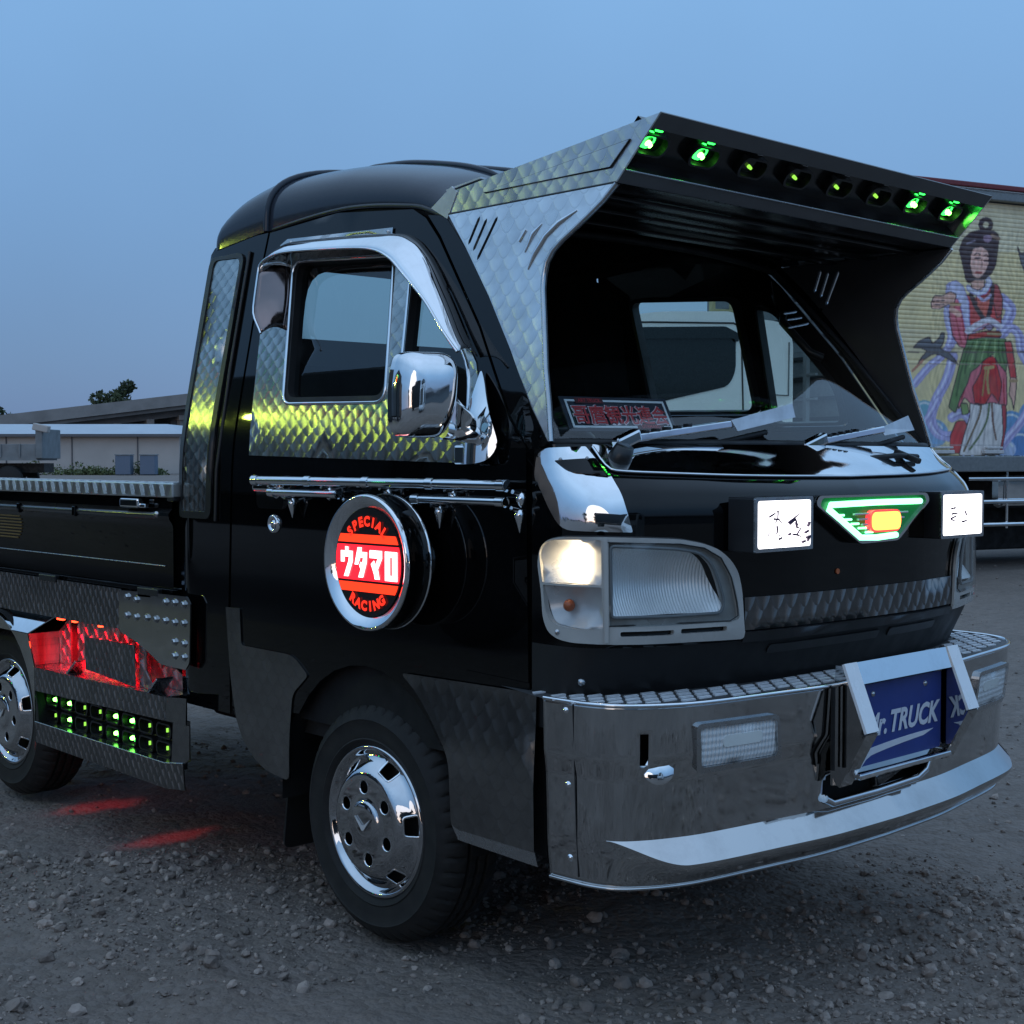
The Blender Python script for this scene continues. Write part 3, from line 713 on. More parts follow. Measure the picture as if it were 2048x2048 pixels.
    G().panel(rpoly([(-4.1,2.165),(-3.07,2.212),(-2.94,2.16),(-2.93,2.085),(-2.965,2.085),(-2.98,2.11),(-4.05,2.07)],.02,3),lambda a,b:(a,.012,b),(0,-1,0),.02,grid=0).ob('door_visor','cab_glass',t)
    g=G()
    for pts in ([(-4.4,2.19),(-3.80,2.222),(-2.97,2.246),(-2.89,2.205),(-2.866,1.46),(-2.86,.75)],): g.tube([(a,.018,b) for a,b in pts],.008,6)
    g.ob('door_seam','trim',t)
    G().tube([(a,.016,b) for a,b in ((-2.69,2.16),(-2.70,1.64),(-2.39,1.63),(-2.385,2.1))],.007,6).ob('vent_seam','grey_steel',t)
    G().box((-3.0,.0,1.42),(.2,.05,.05),.015).ob('door_handle','trim',t)
    G().lathe([(.0,.012),(.02,.01),(.025,0)],(-3.08,.018,1.30),(0,-1,0),12).ob('side_marker','pale_trim',t)
    g=G()
    for x in (-3.04,-2.83): g.box((x,.25,2.55),(.035,.05,.50))
    for z in (2.37,2.55,2.75): g.box((-2.935,.25,z),(.24,.045,.035))
    g.ob('roof_ladder','yellow_steel',t)
    # frame between cab and box
    for k in range(9): G().box((-2.06,1.0,.95+k*.22),(.03,1.9,.02)).ob('rack_bar','grey_steel',t)
    G().box((-2.06,.2,1.8),(.04,.05,1.9)).ob('rack_post','grey_steel',t)
M['yellow_steel']=simple('faded yellow steel',(.34,.30,.16),.6)
build_box_truck()

# ------------------------------------------------------------------ beside and behind the photographer (seen in the chrome and glass)
M['dark_green']=simple('dark grey green box paint',(.026,.030,.030),.45,scale=2)
def build_neighbour():
    t=empty('parked_truck',(-9,-5.2,0),label='dark green box truck with marker lamps parked beside the small truck',cat='truck')
    G().box((0,0,1.95),(9.6,2.3,2.1),.03).ob('box_body','dark_green',t)
    G().box((0,0,.75),(9.8,1.2,.3)).ob('chassis','underbody',t)
    G().box((5.6,0,1.5),(1.5,2.0,1.9),.15).ob('cab','dark_green',t)
    for x in (-3.5,-2.4,5.4):
        for y in (-.95,.95): G().lathe([(.1,.1),(.4,.12),(.46,.06),(.46,-.06),(.4,-.12),(.1,-.1)],(x,y,.46),(0,1,0),24).ob('wheel','tyre',t)
    for x,m in ((2.25,'lamp_yg'),(2.95,'lamp_yg'),(3.9,'lamp_r'),(4.5,'lamp_g')):
        g=G(); g.lathe([(.0,.07),(.035,.06),(.05,.03),(.05,0)],(x,1.16,2.52),(0,1,0),16); g.ob('marker_lamp',m,t)
M['lamp_yg']=emit('yellow-green marker lamp',(.75,1.,.12),200)
M['lamp_r']=emit('red marker lamp',(1.,.03,.02),10)
M['lamp_g']=emit('green marker lamp',(.05,1.,.2),10)
build_neighbour()
M['van_white']=simple('white van paint',(.65,.68,.70),.3,var=.04,scale=2,Coat_Weight=.5)
def build_van():
    v=empty('white_van',(6.4,-2.0,0),R(180+6),label='small white van parked facing the small truck, behind the photographer',cat='van')
    prof=rpoly([(-1.6,.38),(1.55,.38),(1.62,.75),(1.50,1.02),(.95,1.75),(.6,1.86),(-1.5,1.88),(-1.62,1.6)],[.08,.1,.08,.1,.12,.1,.15,.1],5)
    g=G(); g.panel(prof,lambda a,b:(a,.72,b),(0,-1,0),1.44,grid=0); g.ob('body','van_white',v)
    P=lambda a,b:(1.49-.545*(b-1.06)/.70*1.0+.012,a,b)
    G().panel(rpoly([(-.60,1.08),(.60,1.08),(.52,1.70),(-.52,1.70)],.06,3),P,(1,0,.7),.01,grid=0).ob('windshield','cab_glass',v)
    for s_ in (-1,1):
        G().box((1.58,s_*.52,.78),(.08,.24,.16),.03).ob('headlight','pale_trim',v)
        G().panel(rpoly([(-.1,1.12),(1.15,1.12),(.78,1.66),(-.1,1.68)],.05,3),lambda a,b:(a,s_*.722,b),(0,s_,0),.006,grid=0).ob('side_window','cab_glass',v)
        for x in (-1.0,1.05): G().lathe([(.05,.07),(.2,.08),(.27,.06),(.28,0),(.27,-.06),(.05,-.07)],(x,s_*.64,.28),(0,1,0),24).ob('wheel','tyre',v)
    G().box((1.60,0,.50),(.1,1.3,.2),.04).ob('bumper','grey_steel',v)
    G().box((0,0,2.02),(1.6,1.1,.22),.02).ob('roof_box','grey_steel',v)
build_van()
for i,(x,y,h,s_,l) in enumerate([(34,-30,8,3.6,'dark tree at the yard edge behind the photographer, nearest the white van'),(20,-42,9,4.2,'dark tree behind the photographer between the two other yard trees'),(6,-46,7.5,3.8,'dark tree behind the photographer on the side of the green truck')]):
    tree((x,y,0),h,s_,l,20+i,1500,'trees along the yard edge')
def build_shed():
    s_=empty('yard_shed',(44,6,0),R(90),label='long dark shed closing the yard behind the photographer',cat='building')
    G().box((0,0,1.5),(60,10,3.0)).ob('wall','grey_steel',s_)
    g=G(); g.add([(-30.5,-5.5,3.0),(30.5,-5.5,3.0),(30.5,5.5,3.0),(-30.5,5.5,3.0),(-30.5,0,4.0),(30.5,0,4.0)],[(0,1,5,4),(2,3,4,5),(0,4,3),(1,2,5),(0,3,2,1)],False); g.ob('roof','wh_trim',s_)
build_shed()

def build_far_truck():
    t=empty('parked_truck',(9.2,-9.0,0),R(47),label='dark box truck parked across the yard behind the photographer',cat='truck')
    G().box((0,0,2.1),(8.5,2.3,2.3),.03).ob('box_body','trim',t); G().box((0,0,.75),(8.6,1.2,.3)).ob('chassis','underbody',t)
    G().box((5.1,0,1.45),(1.6,2.0,1.8),.15).ob('cab','dark_green',t)
    for x in (-3,-2,4.9):
        for y in (-.95,.95): G().lathe([(.1,.1),(.4,.12),(.46,.06),(.46,-.06),(.4,-.12),(.1,-.1)],(x,y,.46),(0,1,0),24).ob('wheel','tyre',t)
build_far_truck()
# far-off wood closing the horizon all round
rng=random.Random(11); fw=[]
for k in range(150):
    a=2*math.pi*k/150+rng.uniform(-.02,.02); d=rng.uniform(255,300); h=rng.uniform(1.6,2.6)
    fw.append(((d*math.cos(a),d*math.sin(a),h),(9,9,h),1/150))
leaves('distant_wood','leaf',fw,21000,.9,None,31,label='far-off dark wood along the horizon around the yard',cat='wood',kind='stuff')
# ================================================================== the small decorated truck (x forward, its right side is -y)
T=empty('small_truck',(0,0,0),label='black decorated small pickup truck with chrome bumper and large windshield visor',cat='truck')
def side(off=0,sg=-1): return lambda x,z:(x,sg*(half_width(z)+off),z)
def quarter(off=0,sg=-1):
    def f(x,z):
        w=half_width(z)+off; d=-.775-x
        if d>0: w-=.04*(1-math.sqrt(max(0,1-(min(d,.0399)/.04)**2)))
        return (x,sg*w,z)
    return f
WIN=rpoly([(-.385,1.553),(.012,1.527),(.052,1.200),(-.342,1.207)],[.03,.03,.035,.03],5)
TRI=rpoly([(.078,1.50),(.135,1.485),(.318,1.262),(.332,1.165),(.098,1.165)],[.01,.03,.04,.02,.02],4)
def gutter(x): return smooth_interp(x,[-.79,-.5,-.235,.05,.16],[1.618,1.648,1.662,1.634,1.598])
def crown(x): return smooth_interp(x,[-.790,-.785,-.772,-.74,-.66,-.52,-.3,-.1,.05,.22],[1.60,1.65,1.70,1.758,1.805,1.83,1.822,1.79,1.745,1.63])
ARCH=[(math.cos(a)*.315,.285+math.sin(a)*.335) for a in [R(-8+k*196/18) for k in range(19)]]
def build_cab_side(sg):
    nm=''
    h=(0,sg,0)
    # rear quarter
    out=[(-.812,.44),(-.556,.44),(-.560,.7),(-.544,1.08),(-.530,1.58),(-.524,gutter(-.524)-.006),(-.65,gutter(-.65)+.004),(-.770,1.628),(-.787,1.612),(-.797,1.54),(-.807,1.42),(-.812,1.28)]
    qwin=rpoly([(-.778,1.602),(-.613,1.602),(-.634,.924),(-.797,.924)],[.03,.035,.03,.03],5)
    G().panel(out,quarter(-.004,sg),h,.004,grid=.045).ob('rear_quarter_panel','paint',T)
    strip=rpoly([(-.758,1.593),(-.628,1.588),(-.659,.942),(-.775,.942)],[.02,.025,.006,.006],4)
    fr=G().panel(qwin,quarter(.0005,sg),h,.005,holes=[strip],grid=.05).ob('quarter_frame','trim',T)
    G().panel(strip,quarter(-.001,sg),h,.003,grid=.05).ob('quarter_plate','scale_side',T)
    G().tube([side(.004,sg)(a,b) for a,b in ((-.590,1.60),(-.597,1.3),(-.606,1.05),(-.612,.92))],.005,8).ob('pillar_moulding','trim',T)
    # door with openings
    door=[(-.545,.46),(-.330,.40)]+[]
    arch=[p for p in reversed(ARCH) if p[0]<.34]
    door=[(-.545,.46),(-.55,.7),(-.535,1.08),(-.521,1.58),(-.515,gutter(-.515)-.008),(-.235,gutter(-.235)-.008),(.05,gutter(.05)-.008),(.10,1.600),(.155,1.548),(.325,1.345),(.452,1.155),(.508,1.10),(.512,1.04),(.520,.64)]
    arc=[(x,z) for x,z in ARCH if z>.46]
    door=door+[(.50,.46)]+arc
    G().panel(door,side(-.004,sg),h,.004,holes=[WIN,TRI],grid=.05).ob('door','paint',T)
    D=bpy.context.scene.objects['door'] if sg<0 else None
    # front pillar
    pil=[(.160,1.594),(.106,1.606),(.160,1.554),(.331,1.348),(.457,1.160),(.514,1.105),(.518,1.09),(.575,1.095),(.560,1.103),(.505,1.176),(.374,1.361),(.256,1.504)]
    pil=[(.106,1.606),(.165,1.597),(.262,1.504),(.380,1.361),(.512,1.176),(.575,1.100),(.518,1.095),(.457,1.160),(.331,1.348),(.160,1.554)]
    G().panel(pil,side(-.004,sg),h,.004,grid=.05).ob('front_pillar','paint',T)
    # sill and fender skirt behind the arch
    G().panel([(-.545,.455),(-.32,.455),(-.30,.40),(-.30,.32),(-.42,.33),(-.51,.40)],side(-.006,sg),h,.005,grid=.08).ob('sill','paint',T)
    G().panel([(-.795,.46),(-.50,.46),(-.49,1.0),(-.42,1.25),(-.42,1.56),(-.52,1.63),(-.78,1.61)],side(-.030,sg),(0,-sg,0),.002,grid=.08).ob('side_lining','matte',T)
    G().panel([(-.50,.46),(.50,.46),(.50,1.06),(.40,1.14),(-.42,1.17),(-.49,1.0)],side(-.032,sg),(0,-sg,0),.002,grid=.08).ob('door_lining','matte',T)
    # drip gutter
    g=G(); g.tube([(x,sg*(half_width(gutter(x))-.004),gutter(x)) for x in [-.505+.665*k/24 for k in range(25)]],.006,8); g.ob('drip_gutter','trim',T)
    G().tube([(x,sg*(half_width(gutter(x))-.026),gutter(x)-.004) for x in [-.76+.92*k/24 for k in range(25)]],.020,8).ob('cant_rail','matte',T)
    # wheel house
    g=G(); g.grid(lambda a,k:(.345*math.cos(a),sg*(.685-.33*k),.285+.345*math.sin(a)),[R(-4+188*i/24) for i in range(25)],[0,1]); g.add([(.345*math.cos(R(-4+188*i/24)),sg*.36,.285+.345*math.sin(R(-4+188*i/24))) for i in range(25)],[tuple(range(25))],False); g.ob('wheel_house','matte',T)
    # glass
    G().panel(WIN,side(-.022,sg),h,.004,grid=.09,back=False).ob('door_glass','side_glass' if sg<0 else 'clear_glass',T)
    G().panel(TRI,side(-.022,sg),h,.004,grid=.09,back=False).ob('quarter_glass','side_glass' if sg<0 else 'clear_glass',T)
    g=G()
    for poly in (WIN,TRI): g.panel(rpoly([(a,b) for a,b in poly],0),side(-.03,sg),h,.03,holes=[[(cx+(a-cx)*.94,cz+(b-cz)*.94) for a,b in poly for cx,cz in [(sum(p[0] for p in poly)/len(poly),sum(p[1] for p in poly)/len(poly))]]],grid=.08)
    g.ob('window_seal','rubber',T)
for sg in (-1,1): build_cab_side(sg)
# roof: front skin, rear cap and the hoop between them
def roof_pt(x,t,grow=0.):
    zg=gutter(x); zc=crown(x); w=half_width(zg)-.004+grow
    d=-.750-x
    if d>0: w-=.05*(1-math.sqrt(max(0,1-(min(d,.0399)/.04)**2)))
    zc=max(zc,zg+.005)+grow; n=smooth_interp(x,[-.8,-.5,-.2],[3.6,3.3,2.9])
    c,s_=math.cos(t),math.sin(t)
    return (x,-math.copysign(abs(c)**(2/n),c)*w,zg+(zc-zg)*abs(s_)**(2/n))
TS=[math.pi*(.5-.5*math.cos(math.pi*k/44)) for k in range(45)]
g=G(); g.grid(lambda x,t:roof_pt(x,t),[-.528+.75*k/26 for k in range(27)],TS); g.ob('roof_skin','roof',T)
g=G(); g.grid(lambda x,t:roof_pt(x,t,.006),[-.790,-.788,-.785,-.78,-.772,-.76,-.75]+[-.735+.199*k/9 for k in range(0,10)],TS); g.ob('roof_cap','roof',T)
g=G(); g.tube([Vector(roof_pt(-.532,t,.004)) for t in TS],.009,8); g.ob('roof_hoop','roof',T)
for y0 in (-.36,-.19,-.02,.15,.32):
    pts=[]
    for k in range(26):
        x=-.46+.55*k/25; zc=crown(x); zg=gutter(x); w=half_width(zg)
        n_=smooth_interp(x,[-.8,-.5,-.2],[3.6,3.3,2.9]); z=zg+(zc-zg)*(1-min(1,abs(y0)/w)**n_)**(1/n_); pts.append((x,y0,z+.001))
    g=G(); g.tube(pts,[.004+.005*min(1,k/3,(25-k)/3) for k in range(26)],8); g.ob('roof_rib','roof',T)
# rear wall of the cab with window
zr_=[.44,.7,.95,1.05,1.15,1.25,1.35,1.45,1.55,1.61]
rw=[(-(half_width(z)-.016),z) for z in zr_]+[(-.50,1.655),(-.3,1.67),(0,1.675),(.3,1.67),(.50,1.655)]+[(half_width(z)-.016,z) for z in reversed(zr_)]
rwin=rpoly([(-.335,1.335),(.335,1.335),(.315,1.600),(-.315,1.600)],[.03,.03,.09,.09],5)
G().panel(rw,lambda y,z:(-.80+.085*max(0,z-1.35),y,z),(-1,0,0),.012,holes=[rwin],grid=0).ob('rear_wall','paint',T)
G().panel(rwin,lambda y,z:(-.806+.085*max(0,z-1.35),y,z),(-1,0,0),.003,grid=0,back=False).ob('rear_glass','clear_glass',T)
rl_out=[(-(half_width(z)-.02),z) for z in zr_[:-1]]+[roof_pt(-.742,t,-.002)[1:] for t in TS[4:-4]]+[(half_width(z)-.02,z) for z in reversed(zr_[:-1])]
G().panel(rl_out,lambda y,z:(-.776+.10*max(0,z-1.35),y,z),(1,0,0),.003,holes=[rwin],grid=0).ob('rear_lining','matte',T)
M['shelf_green']=simple('dark green shelf board',(.012,.022,.018),.5)
G().panel([(-.34,1.325),(.34,1.325),(.34,1.412),(-.34,1.410)],lambda y,z:(-.792,y,z),(1,0,0),.006,grid=0).ob('rear_shelf_board','shelf_green',T)
G().grid(lambda x,t:tuple(Vector(roof_pt(x,t,-.02))-Vector((0,0,.012))),[-.745+.925*k/20 for k in range(21)],TS[1:-1]).ob('headliner','matte',T)
# front panel, bonnet
S_=[-FRONT_LEN+2*FRONT_LEN*k/90 for k in range(91)]
ZS=[.575,.60,.63,.67,.71,.75,.80,.85,.90,.94,.97,.985,1.0,1.01,1.02,1.03,1.04,1.05,1.06,1.07,1.085,1.105]
def front_off(off): 
    def f(s,z):
        p=Vector(front(s,z)); e=.004
        n=(Vector(front(min(s+e,FRONT_LEN),z))-Vector(front(max(s-e,-FRONT_LEN),z))).cross(Vector(front(s,z+e))-Vector(front(s,z-e))); n.normalize()
        if n.x<0: n=-n
        return p+n*off
    return f
hl_cut=[(-.820,.877),(-.815,.903),(-.800,.917),(-.770,.925),(-.544,.920),(-.492,.911),(-.458,.898),(-.431,.878),(-.415,.857),(-.405,.823),(-.400,.757),(-.748,.757),(-.790,.760),(-.806,.776),(-.811,.828)]
def front_cut(s_,z): return inside((-abs(s_),z),hl_cut)
SF=[-FRONT_LEN+2*FRONT_LEN*k/200 for k in range(201)]; ZF=[.722,.735]+[.745+.009*k for k in range(22)]+[.95,.97]+[.98+.005*k for k in range(26)]
g=G(); nz_=len(ZF); FF=[]
for i in range(200):
    for j in range(nz_-1):
        if not front_cut((SF[i]+SF[i+1])/2,(ZF[j]+ZF[j+1])/2): FF.append((i*nz_+j,(i+1)*nz_+j,(i+1)*nz_+j+1,i*nz_+j+1))
g.add([front(a,b) for a in SF for b in ZF],FF,True); g.ob('front_panel','paint',T)
M['valance']=simple('dull black valance',(.006,.006,.0065),.55)
G().grid(lambda a,b:front(a,b),SF[::2],[.560,.60,.63,.67,.70,.7225]).ob('front_valance','valance',T)
# windshield
def wtop(f): return Vector((.232-.085*f*f,f*.585,1.592-.008*f*f))
def wbot(f):
    a=abs(f)*.60/.69; p=front(math.copysign(abs(f)*FRONT_LEN*.95,f),1.105); return Vector((p[0]-.012,p[1]*.985,1.108))
def shield(f,v,bow=.018):
    p=wbot(f).lerp(wtop(f),v); n=Vector((.78,0,.62)); return p+n*bow*math.sin(math.pi*v)*(1-.3*f*f)
fs=[-1+2*k/28 for k in range(29)]; vs=[k/16 for k in range(17)]
G().grid(lambda f,v:tuple(shield(f,v)),fs,vs,flip=True).ob('windshield','windshield',T)
per=[shield(f,0) for f in fs]+[shield(1,v) for v in vs[1:]]+[shield(f,1) for f in reversed(fs[:-1])]+[shield(-1,v) for v in reversed(vs[1:-1])]
G().tube(per,.009,8,closed=True).ob('windshield_seal','rubber',T)
# band of black between windshield and pillars
for sg in (-1,1):
    g=G(); g.grid(lambda v,k:tuple(shield(sg,v).lerp(Vector(side(-.004,sg)(*[(.575,1.100),(.512,1.176),(.380,1.361),(.262,1.504),(.165,1.597)][min(4,int(v*4.001))])),k)) if False else tuple(shield(sg,v).lerp(Vector(side(-.003,sg)(smooth_interp(v,[0,.15,.52,.81,1],[.575,.512,.380,.262,.165]),smooth_interp(v,[0,.15,.52,.81,1],[1.10,1.176,1.361,1.504,1.597]))),k)),vs,[0,.5,1]); g.ob('pillar_skin','paint',T)
g=G(); g.grid(lambda f,k:tuple(shield(f,1).lerp(Vector((.165,f*half_width(1.60),1.602+.03*(1-f*f))),k)),fs,[0,1]); g.ob('roof_front_edge','paint',T)
g=G(); g.grid(lambda f,k:tuple(shield(f,0).lerp(Vector(front(f*FRONT_LEN*.985,1.1045)),k)),fs,[0,1]); g.ob('cowl','trim',T)
# inner floor and underbody
G().box((-.14,0,.46),(1.28,1.28,.08)).ob('cab_floor','underbody',T)
G().box((.36,0,.55),(.62,1.2,.12)).ob('front_bulkhead','underbody',T)
# ------------------------------------------------------------------ interior
g=G(); g.panel(rpoly([(.60,1.09),(.30,1.125),(.22,1.10),(.20,.80),(.60,.70)],[.03,.05,.04,.04,0],4),lambda a,b:(a,.62,b),(0,-1,0),1.24,grid=0); g.ob('dashboard','dash',T)
def seat(y):
    e=empty('seat',(0,0,0),parent=T)
    G().box((-.20,y,.80),(.48,.48,.16),.05,seg=3).ob('cushion','fabric',e)
    G().box((-.47,y,1.00),(.14,.46,.44),.06,rot=Matrix.Rotation(R(-14),3,'Y'),seg=3).ob('backrest','fabric',e)
seat(-.33); seat(.33)
sw=empty('steering_wheel',(0,0,0),parent=T)
ax=Vector((-.62,0,.78)).normalized(); u=Vector((0,1,0)); w=ax.cross(u); c=Vector((.12,-.33,1.03))
G().tube([c+u*.18*math.cos(a)+w*.18*math.sin(a) for a in [2*math.pi*k/32 for k in range(32)]],.013,8,closed=True).ob('rim','trim',sw)
g=G(); 
for a in (0,2.1,4.2): g.tube([c,c+u*.175*math.cos(a)+w*.175*math.sin(a)],.012,6)
g.lathe([(0,.02),(.05,.015),(.06,-.02)],c,ax,16); g.ob('spokes','trim',sw)
G().tube([c,c-ax*.42],.025,8).ob('column','trim',sw)
G().tube([(.185,.585,1.47),(.195,.565,1.445),(.275,.575,1.36),(.30,.60,1.345)],.011,8).ob('assist_grip','trim',T)
# board on the dashboard: a thing of its own
def dash_sign():
    tl,tr,br,bl=[Vector(v) for v in ((.425,-.506,1.200),(.425,-.194,1.203),(.462,-.197,1.1435),(.462,-.514,1.1405))]
    U=(tr-tl).normalized(); W=(tl-bl).normalized(); o=bl; wd=(tr-tl).length; ht=(tl-bl).length
    s_=empty('dashboard_sign',o,label='navy board with red Japanese lettering and white frame lying against the windshield base',cat='sign')
    P=lambda a,b,k=0: (o*0+U*a+W*b+U.cross(W)*k)
    n=U.cross(W)
    sgn=1 if n.x>0 else -1
    pm=lambda k:(lambda a,b:U*a+W*b+n*sgn*k)
    G().panel([(-.012,-.008),(wd+.012,-.008),(wd+.012,ht+.008),(-.012,ht+.008)],pm(-.003),n*sgn,.003,grid=0).ob('board','navy',s_)
    G().panel([(0,0),(wd,0),(wd,ht),(0,ht)],pm(.0006),n*sgn,.0008,holes=[[(.006,.005),(wd-.006,.005),(wd-.006,ht-.005),(.006,ht-.005)]],grid=0).ob('frame_line','print_white',s_)
    for a0,a1,b0,b1 in ((.03,.115,ht-.010,ht+.004),(wd-.115,wd-.03,-.004,.010)): G().panel([(a0,b0),(a1,b0),(a1,b1),(a0,b1)],pm(.0016),n*sgn,.0008,grid=0).ob('tab','dark_red_print',s_)
    for txt,a,b in (('ART TRUCK',.0725,ht-.0075),('UTAMARO',wd-.0725,-.0015)):
        V,F=glyph_mesh(txt,.0125,0,.0002); g=G(); g.add([U*(a+v.x)+W*(b+v.y)+n*sgn*.0032 for v in V],F,False); g.ob('small_lettering','print_red',s_)
    txt='哥麿観光連会'
    for bold,mat,k in ((.0024,'print_pink',.0024),(.0007,'print_red',.0040)):
        g=G()
        for i,ch in enumerate(txt):
            V,F=glyph_mesh(ch,.047,0,bold); cx=.034+i*(wd-.066)/5
            g.add([U*(cx+v.x*1.06)+W*(.0125+v.y*1.06)+n*sgn*(k+.00006*i) for v in V],F,False)
        g.ob('lettering',mat,s_)
M['navy']=simple('navy board',(.012,.018,.035),.5); M['print_white']=simple('white print',(.85,.87,.90),.5,var=.03)
M['dark_red_print']=simple('dark red print',(.10,.012,.016),.5); M['print_red']=simple('red print',(.62,.05,.06),.5,var=.04); M['print_pink']=simple('pale outline print',(.85,.70,.76),.5,var=.03)
dash_sign()
# ------------------------------------------------------------------ windshield visor
M['visor_band']=simple('dark grey visor band',(.085,.085,.088),.4,scale=10)
M['lamp_bowl']=simple('dark lamp bowl',(.05,.055,.05),.12,.8)
VZ=empty('windshield_visor',(0,0,0),parent=T)
M['led_dim']=emit('dim green LED',(.40,1.,.10),1.1); M['led']=emit('green LED',(.16,1.,.08),16); M['led_glow']=emit('green LED lens',(.03,1.,.08),5)
chev=[((.287,1.573),(.266,1.528)),((.310,1.566),(.284,1.513)),((.342,1.566),(.300,1.492)),((.205,1.506),(.243,1.512)),((.212,1.489),(.258,1.494)),((.232,1.468),(.280,1.476))]
def slot(a,b,w=.0045):
    a,b=Vector(a),Vector(b); d=(b-a).normalized(); n=Vector((-d.y,d.x))*w
    return [tuple(a+d*w*-1.5),tuple(a+n*.9),tuple(b+n*.9),tuple(b+d*w*1.5),tuple(b-n*.9),tuple(a-n*.9)]
cheek_front=[(.571,1.110),(.5525,1.185),(.5335,1.25),(.519,1.32),(.500,1.41),(.4985,1.435),(.502,1.462),(.516,1.484),(.537,1.5005),(.575,1.524),(.601,1.541),(.638,1.567),(.668,1.5955)]
cheek_rear=[(.186,1.5955),(.258,1.515),(.347,1.407),(.430,1.294),(.508,1.176),(.556,1.110)]
cheek=cheek_front+cheek_rear
for sg in (-1,1):
    cm=lambda x,z,k=0:(x,sg*(cheek_y(z)+k),z)
    g=G(); g.panel(cheek,lambda x,z:cm(x,z,-.002),(0,sg,0),.006,holes=[slot(*c) for c in chev],grid=.06); g.ob('cheek_plate','scale_visor',VZ)
    g=G(); g.panel(cheek_front+[(x-.045,z) for x,z in cheek_rear],lambda x,z:cm(x,z,-.006),(0,-sg,0),.003,holes=[slot(*c) for c in chev],grid=.06); g.ob('cheek_lining','visor_black',VZ)
    g=G(); g.tube([cm(x,z,.001) for x,z in cheek_front],.005,8); g.ob('cheek_edge','steel',VZ)
    # pressed louvre lines
    for pts in ([(.575,1.556),(.528,1.537),(.495,1.515),(.468,1.480),(.455,1.452)],[(.480,1.541),(.457,1.522),(.440,1.488)],[(.436,1.534),(.420,1.512)]):
        g=G(); g.tube([cm(x,z,.004) for x,z in pts],[.002]+[.006]*(len(pts)-2)+[.002] if len(pts)>2 else .004,8); g.ob('pressed_louvre','chrome',VZ)
    # top box side
    quad=[(.776,1.709),(.667,1.5985),(.186,1.5985),(.203,1.645)]
    g=G(); g.panel(quad,lambda x,z:(x,sg*.607,z),(0,sg,0),.004,grid=0); g.ob('side_plate','scale_visor',VZ)
    tri=[(.300,1.627),(.704,1.6705),(.656,1.6275)]
    g=G(); g.panel(tri,lambda x,z:(x,sg*.6108,z),(0,sg,0),.006,grid=0); g.ob('side_emboss','scale_visor',VZ)
    g=G(); g.tube([(x,sg*.6125,z) for x,z in tri],.0022,6,closed=True); g.ob('emboss_edge','trim',VZ)
    g=G(); g.tube([(.186,sg*.6112,1.597),(.667,sg*.6112,1.597)],.003,6); g.ob('seam','trim',VZ)
    g=G(); g.panel([(.129,1.617),(.196,1.655),(.214,1.64),(.182,1.588)],lambda x,z:(x,sg*(.609),z),(0,sg,0),.004,grid=0); g.box((.23,sg*.585,1.655),(.11,.05,.004),rot=Matrix.Rotation(R(-6),3,'Y')); g.ob('mount_bracket','white_plate',VZ)
fa,fb=Vector((.776,0,1.709)),Vector((.667,0,1.5975)); fe=(fb-fa); fn=Vector((fe.z,0,-fe.x)).normalized()
if fn.x<0: fn=-fn
def fas(y,k,d=0): p=fa+fe*k+fn*d; return (p.x,y,p.z)
W_=.606
G().grid(lambda y,x:(x,y,1.645+(x-.203)*.064/.573),[-W_,0,W_],[.203,.776],False).ob('top_sheet','steel',VZ)
g=G()
for k0,k1 in ((0,.22),(.81,1.0)): g.panel([(-W_,k0),(W_,k0),(W_,k1),(-W_,k1)],lambda y,k:fas(y,k,-.004),fn,.004,grid=0)
g.ob('fascia','visor_band',VZ)
g=G(); D=-.045
g.add([fas(-W_,.24,D),fas(W_,.24,D),fas(W_,.80,D),fas(-W_,.80,D)],[(0,1,2,3)],False)
g.add([fas(-W_,.22,-.004),fas(W_,.22,-.004),fas(W_,.24,D),fas(-W_,.24,D)],[(0,1,2,3)],False)
g.add([fas(-W_,.81,-.004),fas(W_,.81,-.004),fas(W_,.80,D),fas(-W_,.80,D)],[(0,1,2,3)],False)
g.ob('lamp_recess','visor_gloss',VZ)
G().tube([fas(-W_,.81,0),fas(W_,.81,0)],.002,6).ob('lip_edge','steel',VZ)
g=G(); g.grid(lambda y,x:(x,y,1.5965+(0.012 if x<.4 else 0)),[-W_,W_],[.20,.668],False,flip=True)
for x in (.33,.45,.57): g.box((x,0,1.592),(.028,2*W_-.01,.008),.002)
g.ob('underside','visor_gloss',VZ)
ledm={0:'led',1:'led',2:'led_dim',3:'led_dim',4:'led_dim',5:'led_dim',6:'led',7:'led'}
